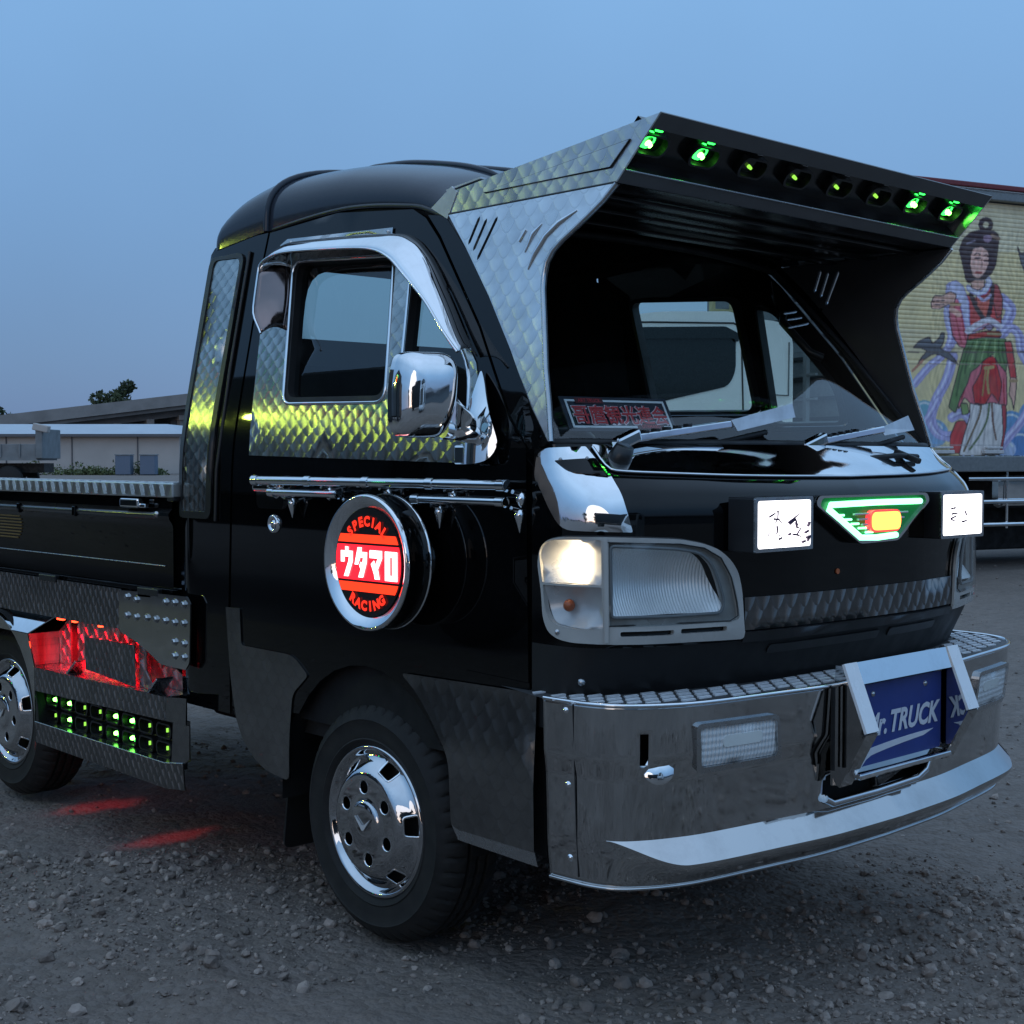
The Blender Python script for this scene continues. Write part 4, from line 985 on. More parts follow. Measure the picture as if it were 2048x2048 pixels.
for i in range(8):
    y=-.545+i*.1557; c=Vector(fas(y,.52,D)); U=Vector((0,1,0)); V_=-fe.normalized()
    lp=empty('lamp',(0,0,0),parent=VZ); lp.name='led_lamp'
    hexo=[(-.046,0),(-.036,.023),(.036,.023),(.046,0),(.036,-.023),(-.036,-.023)]
    hexi=[(a*.86,b*.82) for a,b in hexo]
    g=G(); g.panel(rpoly(hexo,.012,4),plane(c,U,V_),fn,.020,holes=[rpoly(hexi,.01,4)],grid=0); g.ob('bezel','trim',lp)
    g=G(); g.panel(rpoly(hexi,.01,4),plane(c,U,V_),fn,.004,grid=0); g.ob('reflector','lamp_bowl',lp)
    g=G()
    for dx in ((-.006,.008) if i>5 else (0,)): rl_=1. if ledm[i]=='led' else .6; g.lathe([(0,.012),(.005*rl_,.010),(.0065*rl_,.004),(.0065*rl_,0)],c+U*dx+V_*(-.003)+fn*.004,fn,12)
    g.ob('led',ledm[i],lp)
    if ledm[i]=='led':
        g=G(); g.lathe([(.010,.012),(.017,.010),(.019,.004)],c+U*-.012+V_*.006+fn*.003,fn,14); g.ob('lens_ring','led_glow',lp)
    G().box(tuple(c+V_*.030+fn*.012),(.006,.018,.004),.001,rot=None).ob('clip','led_glow' if ledm[i]=='led' else 'steel',lp)
# ------------------------------------------------------------------ right door furniture
plate=[(-.463,1.085),(-.486,1.383),(-.486,1.56),(-.40,1.575),(0.0,1.553),(.06,1.54),(.14,1.50),(.335,1.272),(.362,1.20),(.366,1.068),(.30,1.069)]
M['trim_bead']=M['chrome']
g=G(); g.panel(plate,side(.0005),(0,-1,0),.0025,holes=[WIN,TRI],grid=.05); g.ob('window_plate','scale_side',T)
for poly in (WIN,TRI): G().tube([side(.003)(a,b) for a,b in poly],.0045,8,closed=True).ob('window_bead','chrome',T)
# chrome hood over the window
at=[(-.372,1.385),(-.378,1.46),(-.395,1.55),(-.41,1.585),(-.38,1.598),(-.20,1.590),(-.02,1.578),(.04,1.572),(.09,1.552),(.14,1.515),(.227,1.420),(.30,1.330),(.338,1.285)]
lip=[(-.375,1.374),(-.425,1.440),(-.428,1.535),(-.402,1.556),(-.333,1.564),(-.144,1.552),(-.02,1.540),(.03,1.530),(.083,1.508),(.141,1.467),(.226,1.403),(.296,1.337),(.352,1.290)]
def resample(P,n):
    k=list(range(len(P))); return [(smooth_interp(t*(len(P)-1)/(n-1),k,[p[0] for p in P]),smooth_interp(t*(len(P)-1)/(n-1),k,[p[1] for p in P])) for t in range(n)]
A_=resample(at,60); B_=resample(lip,60)
def hood(i,k,off=0):
    a=Vector(side(.004)(*A_[i])); b=Vector(side(.072)(*B_[i])); p=a.lerp(b,k); p.z+=.012*math.sin(math.pi*k); return tuple(p)
g=G(); g.grid(lambda i,k:hood(int(i),k),list(range(9,60)),[j/6 for j in range(7)]); hd=g.ob('window_hood','chrome',T)
g=G(); g.grid(lambda i,k:hood(int(i),k),list(range(0,10)),[j/6 for j in range(7)]); hw_=g.ob('hood_wing','wing_reflection',T)
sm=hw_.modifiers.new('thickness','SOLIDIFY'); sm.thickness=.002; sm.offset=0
sm=hd.modifiers.new('thickness','SOLIDIFY'); sm.thickness=.002; sm.offset=0
G().tube([hood(i,1) for i in range(60)],.003,8).ob('hood_edge','chrome',T)
G().panel([(-.426,1.613),(-.007,1.592),(-.007,1.572),(-.40,1.592),(-.455,1.600)],side(.003),(0,-1,0),.002,grid=.08).ob('hood_flange','steel',T)
for a,b in ((-.407,1.603),(-.215,1.593),(-.021,1.584)): G().lathe([(0,.005),(.003,.0045),(.005,0)],side(.005)(a,b),(0,-1,.1),10).ob('rivet','steel',T)
# mirror
MR=empty('door_mirror',(0,0,0),parent=T)
c=Vector((.405,-.858,1.198))
def mir(y,z,d):
    return Vector((c.x+d,y,z))
mo=[(-.932,1.245),(-.922,1.270),(-.885,1.281),(-.828,1.281),(-.796,1.272),(-.783,1.245),(-.786,1.20),(-.800,1.15),(-.814,1.128),(-.84,1.117),(-.905,1.118),(-.930,1.130),(-.938,1.16),(-.938,1.20)]
mo=[(-.866+(a+.86)*.84,1.199+(b-1.199)*1.0) for a,b in mo]; mo=resample(mo+[mo[0]],57)[:-1]
cy=sum(a for a,b in mo)/len(mo); cz=sum(b for a,b in mo)/len(mo)
yaw=Matrix.Rotation(R(-14),3,'Z'); piv=Vector((c.x,cy,cz))
def mshell(i,k):
    a,b=mo[i%len(mo)]; s_=math.cos(k*math.pi/2); q=s_**.58 if s_>0 else 0
    return piv+yaw@(Vector((c.x+.058*math.sin(k*math.pi/2),cy+(a-cy)*q,cz+(b-cz)*q))-piv)
ks=[0,.06,.13,.22,.32,.43,.55,.67,.78,.87,.94,.98,1.0]
g=G(); g.grid(lambda i,k:tuple(mshell(int(i),k)),list(range(len(mo))),ks,close_u=True); 
g.add([tuple(mshell(i,0)-Vector((.012,0,0))) for i in range(len(mo))]+[tuple(mshell(i,0)) for i in range(len(mo))],[(i,(i+1)%56,56+(i+1)%56,56+i) for i in range(56)],True)
recalc(g.ob('mirror_shell','chrome',MR))
g=G(); g.add([tuple(mshell(i,0)-Vector((.006,0,0))) for i in range(len(mo))],[tuple(reversed(range(len(mo))))],False); g.ob('mirror_glass','steel',MR)
base=rpoly([(.359,1.258),(.352,1.16),(.340,1.11),(.312,1.103),(.312,1.068),(.395,1.066),(.430,1.074),(.444,1.105),(.425,1.165),(.388,1.225)],[.012,.02,.01,.005,.005,.02,.03,.03,.05,.02],4)
def basemap(x,z):
    k=max(0,min(1,(x-.33)/.08)); return (x,-(half_width(z)+.004+.030*math.sin(math.pi*max(0,min(1,(x-.335)/.115)))**.7*max(0,min(1,(1.26-z)/.1))),z)
G().panel(base,basemap,(0,-1,0),.004,grid=.012).ob('mirror_base','chrome',MR)
arm=[Vector((.385,-.735,1.245)),Vector((.395,-.755,1.20)),Vector((.40,-.765,1.15)),Vector((.39,-.755,1.125))]
g=G(); g.panel(rpoly([(.376,1.25),(.392,1.198),(.43,1.158),(.432,1.128),(.385,1.112),(.348,1.118),(.342,1.145),(.36,1.18)],.02,4),lambda x,z:(x,-(.752+.02*math.sin(math.pi*max(0,min(1,(x-.34)/.09)))),z),(0,-1,0),.018,grid=.015); g.ob('mirror_arm','chrome',MR)
g=G(); g.tube([(.388,-.80,1.135),(.392,-.755,1.128),(.395,-.70,1.122)],.018,12); g.ob('mirror_joint','chrome',MR)
G().box((.345,-.704,1.085),(.055,.02,.04),.005).ob('mirror_block','chrome',MR)
# chrome pipes
def pipe(x0,x1,z,r):
    e=empty('chrome_pipe',(0,0,0),parent=T)
    G().tube([(x0,-.742,z),(x1,-.742,z)],r,20).ob('tube','chrome',e)
    n=max(1,int((x1-x0)/.22))
    for k in range(n+1):
        x=x0+.012+(x1-x0-.024)*k/n
        if k<n or True: G().tube([(x-.011,-.742,z),(x+.011,-.742,z)],r+.0022,20).ob('collar','chrome',e)
    for k in range(n+1):
        x=x0+.05+(x1-x0-.03)*k/n if k<n else x1+.008
        g=G(); g.tube([(x,-.695,z-.020),(x,-.735,z-.012)],.0045,8); g.lathe([(.001,.014),(.008,.010),(.011,.0),(.009,-.008),(.005,-.014 if r>.009 else -.020),(.0005,-.017 if r>.009 else -.034)],(x,-.712,z-.026),(0,0,1),14); g.ob('bracket','chrome',e)
pipe(-.373,.507,1.026,.0105); pipe(-.306,-.036,.999,.0085); pipe(.222,.503,.994,.0085)
# handle and lock
G().panel(rrect(-.365,.995,.115,.075,.02),side(.0),(0,-1,0),.006,grid=0).ob('handle_plate','chrome',T)
G().box((-.365,-.712,1.012),(.10,.02,.028),.008,seg=3).ob('door_handle','chrome',T)
g=G(); g.lathe([(0,.006),(.008,.006),(.009,.003),(.014,.003),(.016,.008),(.021,.006),(.023,0)],(-.353,-.6975,.922),(0,-1,0),28); g.ob('door_lock','chrome',T)
# ------------------------------------------------------------------ round lamp sign on the door
RL=empty('round_lamp_sign',(0,0,0),parent=T)
rc=Vector((.141,-.798,.861)); 
M['rl_red']=emit('lit red panel',(1.,.015,.03),2.0); M['rl_orange']=emit('lit orange red panel',(1.,.042,.012),1.7); M['rl_white']=emit('lit white lettering',(1.,.97,1.),2.2); M['rl_letter']=emit('lit red lettering',(1.,.035,.016),1.2)
G().lathe([(.1115,-.006),(.113,-.004),(.1365,.010),(.139,.0105),(.1425,.006),(.143,.002)],rc,(0,-1,0),72).ob('ring','chrome',RL)
G().lathe([(.143,.002),(.143,-.004),(.138,-.010),(.138,-.048),(.142,-.051)],rc,(0,-1,0),72).ob('drum','paint',RL)
G().lathe([(.142,-.051),(.144,-.053),(.144,-.056),(.140,-.058),(.10,-.060)],rc,(0,-1,0),72).ob('rear_flange','chrome',RL)
G().lathe([(.0,-.10),(.062,-.10),(.062,-.055)],rc,(0,-1,0),40).ob('foot','chrome',RL)
pm=lambda k:(lambda a,b:rc+Vector((a,-k,b)))
G().panel(circle(0,0,.1135,64),pm(-.006),(0,-1,0),.004,grid=0).ob('face','visor_gloss',RL)
def chord(z0,z1,r=.1095,n=16):
    a0=math.asin(z0/r); a1=math.asin(z1/r)
    return [(r*math.cos(a0+(a1-a0)*k/n),r*math.sin(a0+(a1-a0)*k/n)) for k in range(n+1)]+[(-r*math.cos(a1+(a0-a1)*k/n),r*math.sin(a1+(a0-a1)*k/n)) for k in range(n+1)]
G().panel(chord(-.038,.036),pm(-.001),(0,-1,0),.001,grid=0).ob('red_band','rl_red',RL)
for z0,z1 in ((.041,.058),(-.062,-.043)): G().panel(chord(z0,z1),pm(-.001),(0,-1,0),.001,grid=0).ob('stripe','rl_orange',RL)
G().panel([p for p in chord(-.038,.036) if p[0]<0][::1]+[(-.085,-.038)][:0],pm(.0002),(0,-1,0),.0004,grid=0).ob('band_shade','rl_orange',RL) if False else None
kata={'u':[[(.38,1.0),(.62,1.0),(.62,.86),(1.0,.86),(1.0,.52),(.62,.0),(.26,.0),(.66,.52),(.70,.66),(.28,.66),(.28,.48),(0.,.48),(0.,.86),(.38,.86)]],
 'ta':[[(.26,1.0),(.56,1.0),(.52,.85),(1.0,.85),(.96,.50),(.66,0),(.30,0),(.50,.28),(.38,.38),(.50,.52),(.62,.44),(.70,.66),(.44,.66),(.26,.42),(.0,.42)]],
 'ma':[[(.0,.96),(1.0,.96),(1.0,.70),(.66,.34),(.80,.0),(.42,.0),(.36,.16),(.10,.50),(.34,.62),(.48,.46),(.66,.70),(.0,.70)]],
 'ro':[[(0,.97),(1,.97),(1,0),(0,0)],[(.40,.78),(.60,.78),(.60,.18),(.40,.18)]]}
g=G()
for k,(nm,(x0,x1,z0,z1)) in enumerate(zip(('u','ta','ma','ro'),((-.092,-.046,-.032,.031),(-.044,.004,-.032,.031),(.008,.054,-.033,.029),(.059,.104,-.034,.028)))):
    P=[[(x0+(.05+.88*a)*(x1-x0),z0+b*(z1-z0)) for a,b in pl] for pl in kata[nm]]
    g.panel(P[0],pm(.0012),(0,-1,0),.001,holes=P[1:],grid=0)
g.ob('katakana_lettering','rl_white',RL)
for word,sgn,rad in (('SPECIAL',1,.077),('RACING',-1,.100)):
    g=G(); n=len(word); span=R(84 if sgn>0 else 66)
    for i,ch in enumerate(word):
        V,F=glyph_mesh(ch,.0275,0,.0017)
        a=(span/2-span*i/(n-1))*sgn
        for_v=[]
        for v in V:
            x,z=v.x*1.02,v.y
            if sgn>0: q=Vector((x*math.cos(a)-(z+rad)*math.sin(a),x*math.sin(a)+(z+rad)*math.cos(a)))
            else: q=Vector((x*math.cos(a)-(z-rad)*math.sin(a),x*math.sin(a)+(z-rad)*math.cos(a)))
            for_v.append(rc+Vector((q.x,-.0015,q.y)))
        g.add(for_v,F,False)
    g.ob('arched_lettering','rl_letter',RL)
# ------------------------------------------------------------------ lower side plates
arm1=rpoly([(-.567,.707),(-.503,.709),(-.497,.618),(-.275,.616),(-.214,.574),(-.278,.523),(-.293,.408),(-.293,.314),(-.417,.326),(-.511,.396),(-.546,.517)],[.003,.003,.01,.03,.012,.02,.05,.02,.06,.08,.06],4)
G().panel(arm1,side(.0008),(0,-1,0),.003,grid=.06).ob('sill_plate','scale_dull',T)
arm2=rpoly([(.132,.620),(.550,.626),(.556,.320),(.330,.322),(.311,.330),(.303,.465),(.261,.514),(.192,.582)],[.02,.004,.004,.01,.02,.06,.06,.04],4)
G().panel(arm2,lambda x,z:(x,-.702-.012*smoothstep(.62,.45,z),z),(0,-1,0),.003,grid=.05).ob('fender_plate','scale_dull',T)
G().panel([(.312,.330),(.556,.320),(.562,.293),(.330,.300)],lambda x,z:(x,-.713+.09*(.33-z),z),(0,-1,0),.003,grid=0).ob('fender_plate_return','steel',T)
G().panel([(.33,.62),(.53,.625),(.545,.30),(.32,.30)],side(-.03),(0,-1,0),.004,grid=0).ob('inner_fender','matte',T)
G().panel([(.34,.648),(.525,.632),(.525,.642)],side(.0),(0,-1,0),.002,grid=0).ob('fender_crease','paint',T)
# mud flap
G().panel(rpoly([(-.50,.11),(-.62,.11),(-.66,.38),(-.50,.40)],.02,3),lambda y,z:(-.345-.10*(.39-z)/.29,y,z),(1,0,0),.006,grid=.08).ob('mud_flap','rubber',T)
# ------------------------------------------------------------------ headlights
M['bezel']=simple('grey headlight surround',(.44,.44,.42),.25,var=.06,scale=20,Coat_Weight=1.)
def lens_mat():
    t=NT('fluted headlamp reflector'); p=t.pos(); sep=t.n('SeparateXYZ'); t.set(sep.inputs[0],p)
    fl=t.math('SINE',t.math('MULTIPLY',t.math('SUBTRACT',t.math('MULTIPLY',sep.outputs[0],.368),t.math('MULTIPLY',t.math('ABSOLUTE',sep.outputs[1]),.93)),1050.)); f=t.noise(7,2)
    nd=t.pb(t.mix(t.maprange(f,.4,.6,0,1),(.78,.82,.84),(.92,.96,.97)),.42,.4); t.set(nd.inputs['Normal'],t.bump(t.math('ADD',t.math('MULTIPLY',fl,.3),t.math('MULTIPLY',f,2.)),.45,.004)); return t.m
M['reflector']=lens_mat(); M['inner_frame']=simple('grey inner lamp frame',(.30,.31,.30),.3,.3)
M['ind_white']=simple('milky indicator reflector',(.55,.56,.57),.32,.3,var=.08); M['amber']=simple('amber bulb',(.42,.10,.03),.35)
M['pos_light']=emit('lit position bulb',(1.,.80,.52),22); M['pos_glow']=emit('lit position lamp reflector',(1.,.86,.64),1.1)
hl_out=[(-.829,.877),(-.823,.906),(-.805,.923),(-.770,.931),(-.687,.932),(-.618,.930),(-.544,.926),(-.492,.917),(-.454,.904),(-.426,.882),(-.409,.859),(-.399,.823),(-.393,.75),(-.390,.733),(-.568,.735),(-.684,.735),(-.748,.733),(-.780,.738),(-.801,.749),(-.814,.773),(-.819,.828)]
hl_out=rpoly(hl_out,.016,3)
ind_top=rpoly([(-.812,.905),(-.785,.919),(-.696,.921),(-.695,.842),(-.805,.842)],[.015,.02,.006,.004,.004],4)
ind_low=rpoly([(-.804,.838),(-.695,.838),(-.693,.765),(-.734,.764),(-.782,.775),(-.802,.795)],[.004,.004,.004,.02,.02,.015],4)
lensp=rpoly([(-.678,.915),(-.618,.912),(-.544,.907),(-.497,.899),(-.470,.877),(-.453,.839),(-.442,.804),(-.448,.782),(-.569,.781),(-.676,.781)],[.008,.01,.02,.02,.03,.03,.01,.012,0,.008],4)
cover=rpoly([(-.681,.923),(-.544,.918),(-.490,.909),(-.450,.889),(-.424,.851),(-.410,.80),(-.405,.768),(-.43,.764),(-.679,.764)],[.006,.02,.03,.03,.03,.03,.008,.01,.006],4)
ind_top=rpoly([(-.824,.900),(-.812,.918),(-.785,.9255),(-.694,.9265),(-.693,.842),(-.815,.842)],[.02,.02,.02,.005,.004,.004],4)
ind_low=rpoly([(-.814,.838),(-.693,.838),(-.690,.760),(-.745,.758),(-.790,.766),(-.808,.790)],[.004,.004,.004,.02,.02,.02],4)
def headlight(sg):
    H=empty('headlight',(0,0,0),parent=T)
    mir_=lambda P:[(a*(1 if sg<0 else -1),b) for a,b in P]
    fo=front_off
    hn=(.8,sg*.6,0)
    slots=[rrect(-.608,.7505,.105,.009,.004),rrect(-.488,.7515,.105,.009,.004)]
    G().panel(mir_(hl_out),fo(.0),hn,.012,holes=[mir_(ind_top),mir_(ind_low),mir_(cover)]+[mir_(s_) for s_ in slots],grid=.04).ob('surround','bezel',H)
    G().panel(mir_(rpoly([(a,b) for a,b in hl_out],0)),fo(-.07),hn,.001,grid=.05).ob('backing','trim',H)
    G().tube([fo(.004)(a,b) for a,b in mir_(hl_out)],.0025,6,closed=True).ob('gasket','rubber',H)
    def bowl(c0,c1,w0,w1,depth):
        def f(a,b):
            r=((a*(1 if sg<0 else -1)-c0)/w0)**2+((b-c1)/w1)**2; return fo(.006-depth*max(0,1-r))(a,b)
        return f
    G().panel(mir_(lensp),bowl(-.565,.845,.15,.085,.065),hn,.001,grid=.014).ob('reflector','reflector',H)
    G().panel(mir_(cover),fo(.012),hn,.002,grid=.025,back=False).ob('lens','lens',H)
    G().panel(mir_([(cx_+(a-cx_)*1.03,cz_+(b-cz_)*1.04) for a,b in cover for cx_,cz_ in [(-.55,.84)]]),fo(-.004),hn,.006,holes=[mir_(lensp)],grid=.03).ob('inner_frame','inner_frame',H)
    G().tube([fo(.010)(a,b) for a,b in mir_(lensp)],.0032,8,closed=True).ob('lens_seal','grey_steel',H)
    G().panel(mir_(ind_top),bowl(-.752,.880,.072,.05,.035),hn,.001,grid=.012).ob('position_reflector','ind_white',H)
    G().panel(mir_(ind_low),bowl(-.75,.803,.07,.048,.03),hn,.001,grid=.012).ob('indicator_reflector','ind_white',H)
    for P in (ind_top,ind_low): G().panel(mir_(P),fo(.012),hn,.002,grid=.02,back=False).ob('indicator_lens','lens',H)
    if sg<0:
        p=Vector(fo(-.010)(-.762,.878)); G().lathe([(0,.010),(.012,.008),(.018,0),(.012,-.006)],p,(.85,-.5,0),18).ob('position_bulb','pos_light',H)
    p=Vector(fo(-.008)(-.764*(1 if sg<0 else -1),.800)); G().lathe([(0,.008),(.009,.006),(.012,0),(.008,-.004)],p,(.85,sg*.5,0),16).ob('indicator_bulb','amber',H)
    g=G(); g.panel(mir_([(-.690,.930),(-.683,.930),(-.680,.738),(-.687,.738)]),fo(.012),hn,.004,grid=.05); g.ob('divider','bezel',H)
    p=Vector(fo(.012)(-.776*(1 if sg<0 else -1),.750)); G().lathe([(0,.003),(.004,.003),(.006,0)],p,(.85,sg*.5,0),12).ob('screw','steel',H)
    G().tube([fo(.0135)(a,b) for a,b in mir_([(-.683,.922),(-.544,.917),(-.490,.908),(-.452,.888),(-.428,.850),(-.414,.80),(-.411,.775),(-.43,.766),(-.679,.766)])],.0014,6).ob('surround_groove','trim',H)
for sg in (-1,1): headlight(sg)
# grille plate, ledge, louvres
G().panel([(-.388,.808),(.388,.806),(.386,.742),(-.386,.744)],front_off(.003),(1,0,0),.003,grid=.05).ob('grille_plate','scale_front',T)
G().panel([(-.388,.741),(.388,.739),(.388,.722),(-.388,.724)],front_off(.0),(1,0,0),.010,grid=.06).ob('grille_ledge','trim',T)
for a,b in ((-.30,.08),(.12,.34)): G().panel(rrect((a+b)/2,.700,b-a,.018,.008),front_off(.0005),(1,0,0),.003,grid=.06).ob('lower_louvre','trim',T)
G().panel(circle(-.104,.845,.006,12),front_off(.001),(1,0,0),.002,grid=0).ob('front_stud','amber',T)
for a in (-.705,.705): G().lathe([(0,.006),(.006,.005),(.008,0)],front_off(.0)(a,.655),(.8,-.5 if a<0 else .5,0),10).ob('bolt','steel',T)
# chrome bonnet trim and corner covers
def bon_low(a): return smooth_interp(abs(a),[0,.3,.56,.664,.715],[1.037,1.040,1.047,1.052,1.100])
bs=[-.713+1.426*k/140 for k in range(141)]
G().grid(lambda a,k:front_off(.004)(a,lerp(bon_low(a),1.1035,k)),bs,[k/22 for k in range(23)]).ob('bonnet_trim','chrome',T)
G().tube([front_off(.004)(a,bon_low(a)) for a in bs],.003,6).ob('bonnet_trim_edge','chrome',T)
for sg in (-1,1):
    cp=rpoly([(-.848,1.04),(-.845,1.085),(-.82,1.098),(-.73,1.099),(-.676,1.048),(-.656,1.010),(-.636,.940),(-.774,.943),(-.806,.982),(-.83,1.02)],[.02,.02,.02,.004,.01,.01,.004,.03,.03,.02],4)
    G().panel([(a*(1 if sg<0 else -1),b) for a,b in cp],front_off(.001),(.7,sg*.7,.2),.003,grid=.022).ob('corner_cover','chrome',T)
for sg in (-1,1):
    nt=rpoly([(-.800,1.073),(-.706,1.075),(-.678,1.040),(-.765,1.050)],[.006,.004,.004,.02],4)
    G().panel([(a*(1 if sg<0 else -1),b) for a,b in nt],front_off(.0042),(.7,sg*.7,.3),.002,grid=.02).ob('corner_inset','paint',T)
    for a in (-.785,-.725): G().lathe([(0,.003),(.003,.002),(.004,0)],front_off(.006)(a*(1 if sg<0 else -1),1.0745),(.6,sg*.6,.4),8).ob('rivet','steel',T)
# lit sign boxes
M['box_lit']=emit('lit white acrylic',(1.,.97,1.),3.2); M['sign_ink']=simple('dark violet ink',(.06,.03,.07),.6)
def stroke_mesh(g,pts,w,mapf,hint,k0):
    for j in range(len(pts)-1):
        a,b=Vector(pts[j]),Vector(pts[j+1]); d=(b-a).normalized(); n=Vector((-d.y,d.x)); w0,w1=w*(.6+.5*math.sin(j*1.7+1)),w*(.6+.5*math.sin((j+1)*1.7+1))
        g.panel([tuple(a+n*w0-d*w*.3),tuple(b+n*w1+d*w*.3),tuple(b-n*w1+d*w*.3),tuple(a-n*w0-d*w*.3)],mapf,hint,.0006+.00006*(k0+j),grid=0)
st1=[[(205,305),(235,285),(258,262)],[(258,262),(262,320),(240,370),(210,440)],[(235,320),(270,325),(300,360)],[(262,372),(272,410),(258,430),(290,440)],[(285,465),(305,455)],[(335,350),(370,320),(405,285)],[(345,360),(380,328),(400,370)],[(385,350),(395,385),(422,395),(405,430)],[(375,435),(405,440),(432,455)],[(345,435),(357,428)],[(470,380),(476,352)],[(455,425),(475,412)],[(443,492),(460,484)],[(468,462),(488,450),(478,486)]]
st2=[[(1440,285),(1465,275),(1455,318)],[(1448,322),(1482,316)],[(1448,355),(1472,340),(1490,352),(1468,372),(1448,355)],[(1520,300),(1535,330)],[(1515,380),(1540,372)]]
def bil(q):     # picture quad -> unit square
    (x0,y0),(x1,y1),(x2,y2),(x3,y3)=q
    def f(x,y):
        b=.5;a=.5
        for _ in range(12):
            lx=x0+(x3-x0)*b; rx=x1+(x2-x1)*b; a=(x-lx)/(rx-lx); ty=y0+(y1-y0)*a; by=y3+(y2-y3)*a; b=(y-ty)/(by-ty)
        return a,1-b
    return f
for sg,st,q in ((-1,st1,((95,165),(485,165),(525,545),(140,555))),(1,st2,((1365,160),(1612,155),(1655,490),(1415,500)))):
    e=empty('sign_box',(0,0,0),parent=T)
    y0,y1=(-.430,-.243) if sg<0 else (.243,.430); z0,z1=.899,1.004; xf=.858
    pmx=lambda k:(lambda a,b:(xf+k,a,b))
    G().panel(rpoly([(y0,z0),(y1,z0),(y1,z1),(y0,z1)],.004,3),pmx(-.062),(1,0,0),.060,grid=0).ob('casing','trim',e)
    G().panel(rpoly([(y0,z0),(y1,z0),(y1,z1),(y0,z1)],.004,3),pmx(-.002),(1,0,0),.004,holes=[rrect((y0+y1)/2,(z0+z1)/2,y1-y0-.016,z1-z0-.014,.006)],grid=0).ob('rim','steel',e)
    G().panel(rrect((y0+y1)/2,(z0+z1)/2,y1-y0-.014,z1-z0-.012,.006),pmx(-.004),(1,0,0),.004,grid=0).ob('lit_face','box_lit',e)
    f=bil(q); g=G()
    for k,pts in enumerate(st):
        P=[(lambda ab:(y0+ab[0]*(y1-y0),z0+ab[1]*(z1-z0)))(f(*p)) for p in pts]
        stroke_mesh(g,P,.0021,pmx(.0005),(1,0,0),k*6)
    g.ob('brush_lettering','sign_ink',e)
    G().box((.80,(y0+y1)/2,.905),(.07,.14,.012)).ob('mount','trim',e)
# winged neon lamp in the middle
M['neon']=emit('green neon tube',(.22,1.,.45),4.); M['neon_back']=emit('green lit tray',(.0,.36,.07),.16); M['lamp_orange']=emit('lit orange lamp',(1.,.30,.05),4.5); M['lamp_orange_rim']=emit('red lit rim',(1.,.05,.06),1.6)
NL=empty('winged_lamp',(0,0,0),parent=T)
wing=rpoly([(-.205,1.003),(.205,1.003),(.218,.985),(.085,.903),(-.06,.901),(-.213,.985)],[.015,.015,.015,.012,.012,.015],4)
wi=[(0+(a-0)*.94,.956+(b-.956)*.90) for a,b in wing]
px_=lambda k:(lambda a,b:(.845+k-.10*a*a,a,b))
G().panel(wing,px_(-.03),(1,0,0),.030,grid=.05).ob('tray','trim',NL)
G().panel(wing,px_(.0),(1,0,0),.006,holes=[wi],grid=.05).ob('rim','chrome',NL)
G().panel([p for p in wi],px_(.0),(1,0,0),.001,grid=.05).ob('lit_tray','neon_back',NL)
G().tube([px_(.006)(a,b) for a,b in ((.175,.985),(.0,.986),(-.165,.984),(-.172,.975),(-.06,.914),(.0,.912),(.075,.915))],.0065,10).ob('neon_tube','neon',NL)
for k in range(5): 
    a=-.135+.026*k; G().tube([px_(.005)(a-.01,.962-.0095*k),px_(.005)(a+.016,.962-.0095*k)],.0025,6).ob('neon_spur','neon',NL)
for k in range(4):
    for sgx in (-1,1): G().box((.853,.012+sgx*(.075-.012*k),.963-.011*k),(.006,.055-.006*k,.004),.001).ob('wing_bar','pale_trim',NL)
G().panel(rrect(.018,.947,.118,.046,.02,6),px_(.004),(1,0,0),.012,grid=0).ob('orange_lamp_rim','lamp_orange_rim',NL)
G().panel(rrect(.018,.947,.106,.038,.017,6),px_(.016),(1,0,0),.004,grid=0).ob('orange_lamp','lamp_orange',NL)
# wipers
def wiper(P0,P1,P2,plate_):
    e=empty('wiper',(0,0,0),parent=T)
    P0,P1,P2=Vector(P0),Vector(P1),Vector(P2)
    G().lathe([(.0,.045),(.018,.045),(.024,.02),(.024,0)],P0-Vector((0,0,.035)),(.5,0,.85),16).ob('pivot','trim',e)
    g=G(); d=P1-P0; g.box(tuple((P0+P1)/2+Vector((0,0,.006))),(.026,d.length*1.1,.026),.006,rot=Vector((0,1,0)).rotation_difference(d).to_matrix()); g.ob('arm_head','chrome',e)
    g=G(); d=P2-P1; g.box(tuple((P1+P2)/2),(.014,d.length,.016),.003,rot=Vector((0,1,0)).rotation_difference(d).to_matrix()); g.ob('arm','chrome',e)
    for k in range(5):
        q=P1.lerp(P2,.08+.11*k)+Vector((.0,0,.010)); G().box(tuple(q),(.015,.012,.006),.001).ob('arm_notch','trim',e)
    q0=P1.lerp(P2,.15)+Vector((-.012,0,-.022)); q1=P2+(P2-P1)*.45+Vector((-.012,0,-.03)); G().tube([q0,q0.lerp(q1,.5)+Vector((0,0,-.012)),q1],.006,8).ob('blade','rubber',e)
    g=G(); g.add([plate_[i] for i in range(4)],[(0,1,2,3)],False); o=g.ob('wiper_plate','white_plate',e); m=o.modifiers.new('t','SOLIDIFY'); m.thickness=.002
wiper((.640,-.578,1.098),(.645,-.525,1.118),(.650,-.235,1.150),[(.655,-.245,1.157),(.655,-.032,1.197),(.662,-.030,1.167),(.662,-.232,1.134)])
wiper((.655,.012,1.094),(.657,.085,1.117),(.655,.330,1.146),[(.652,.318,1.148),(.640,.462,1.181),(.648,.478,1.146),(.660,.328,1.131)])
G().tube([(.70,.20,1.078),(.715,.30,1.085),(.705,.40,1.082)],.006,8).ob('washer_hose','rubber',T)
G().box((.712,.345,1.082),(.07,.016,.014),.004,rot=Matrix.Rotation(R(20),3,'Y')).ob('washer_nozzle','rubber',T)
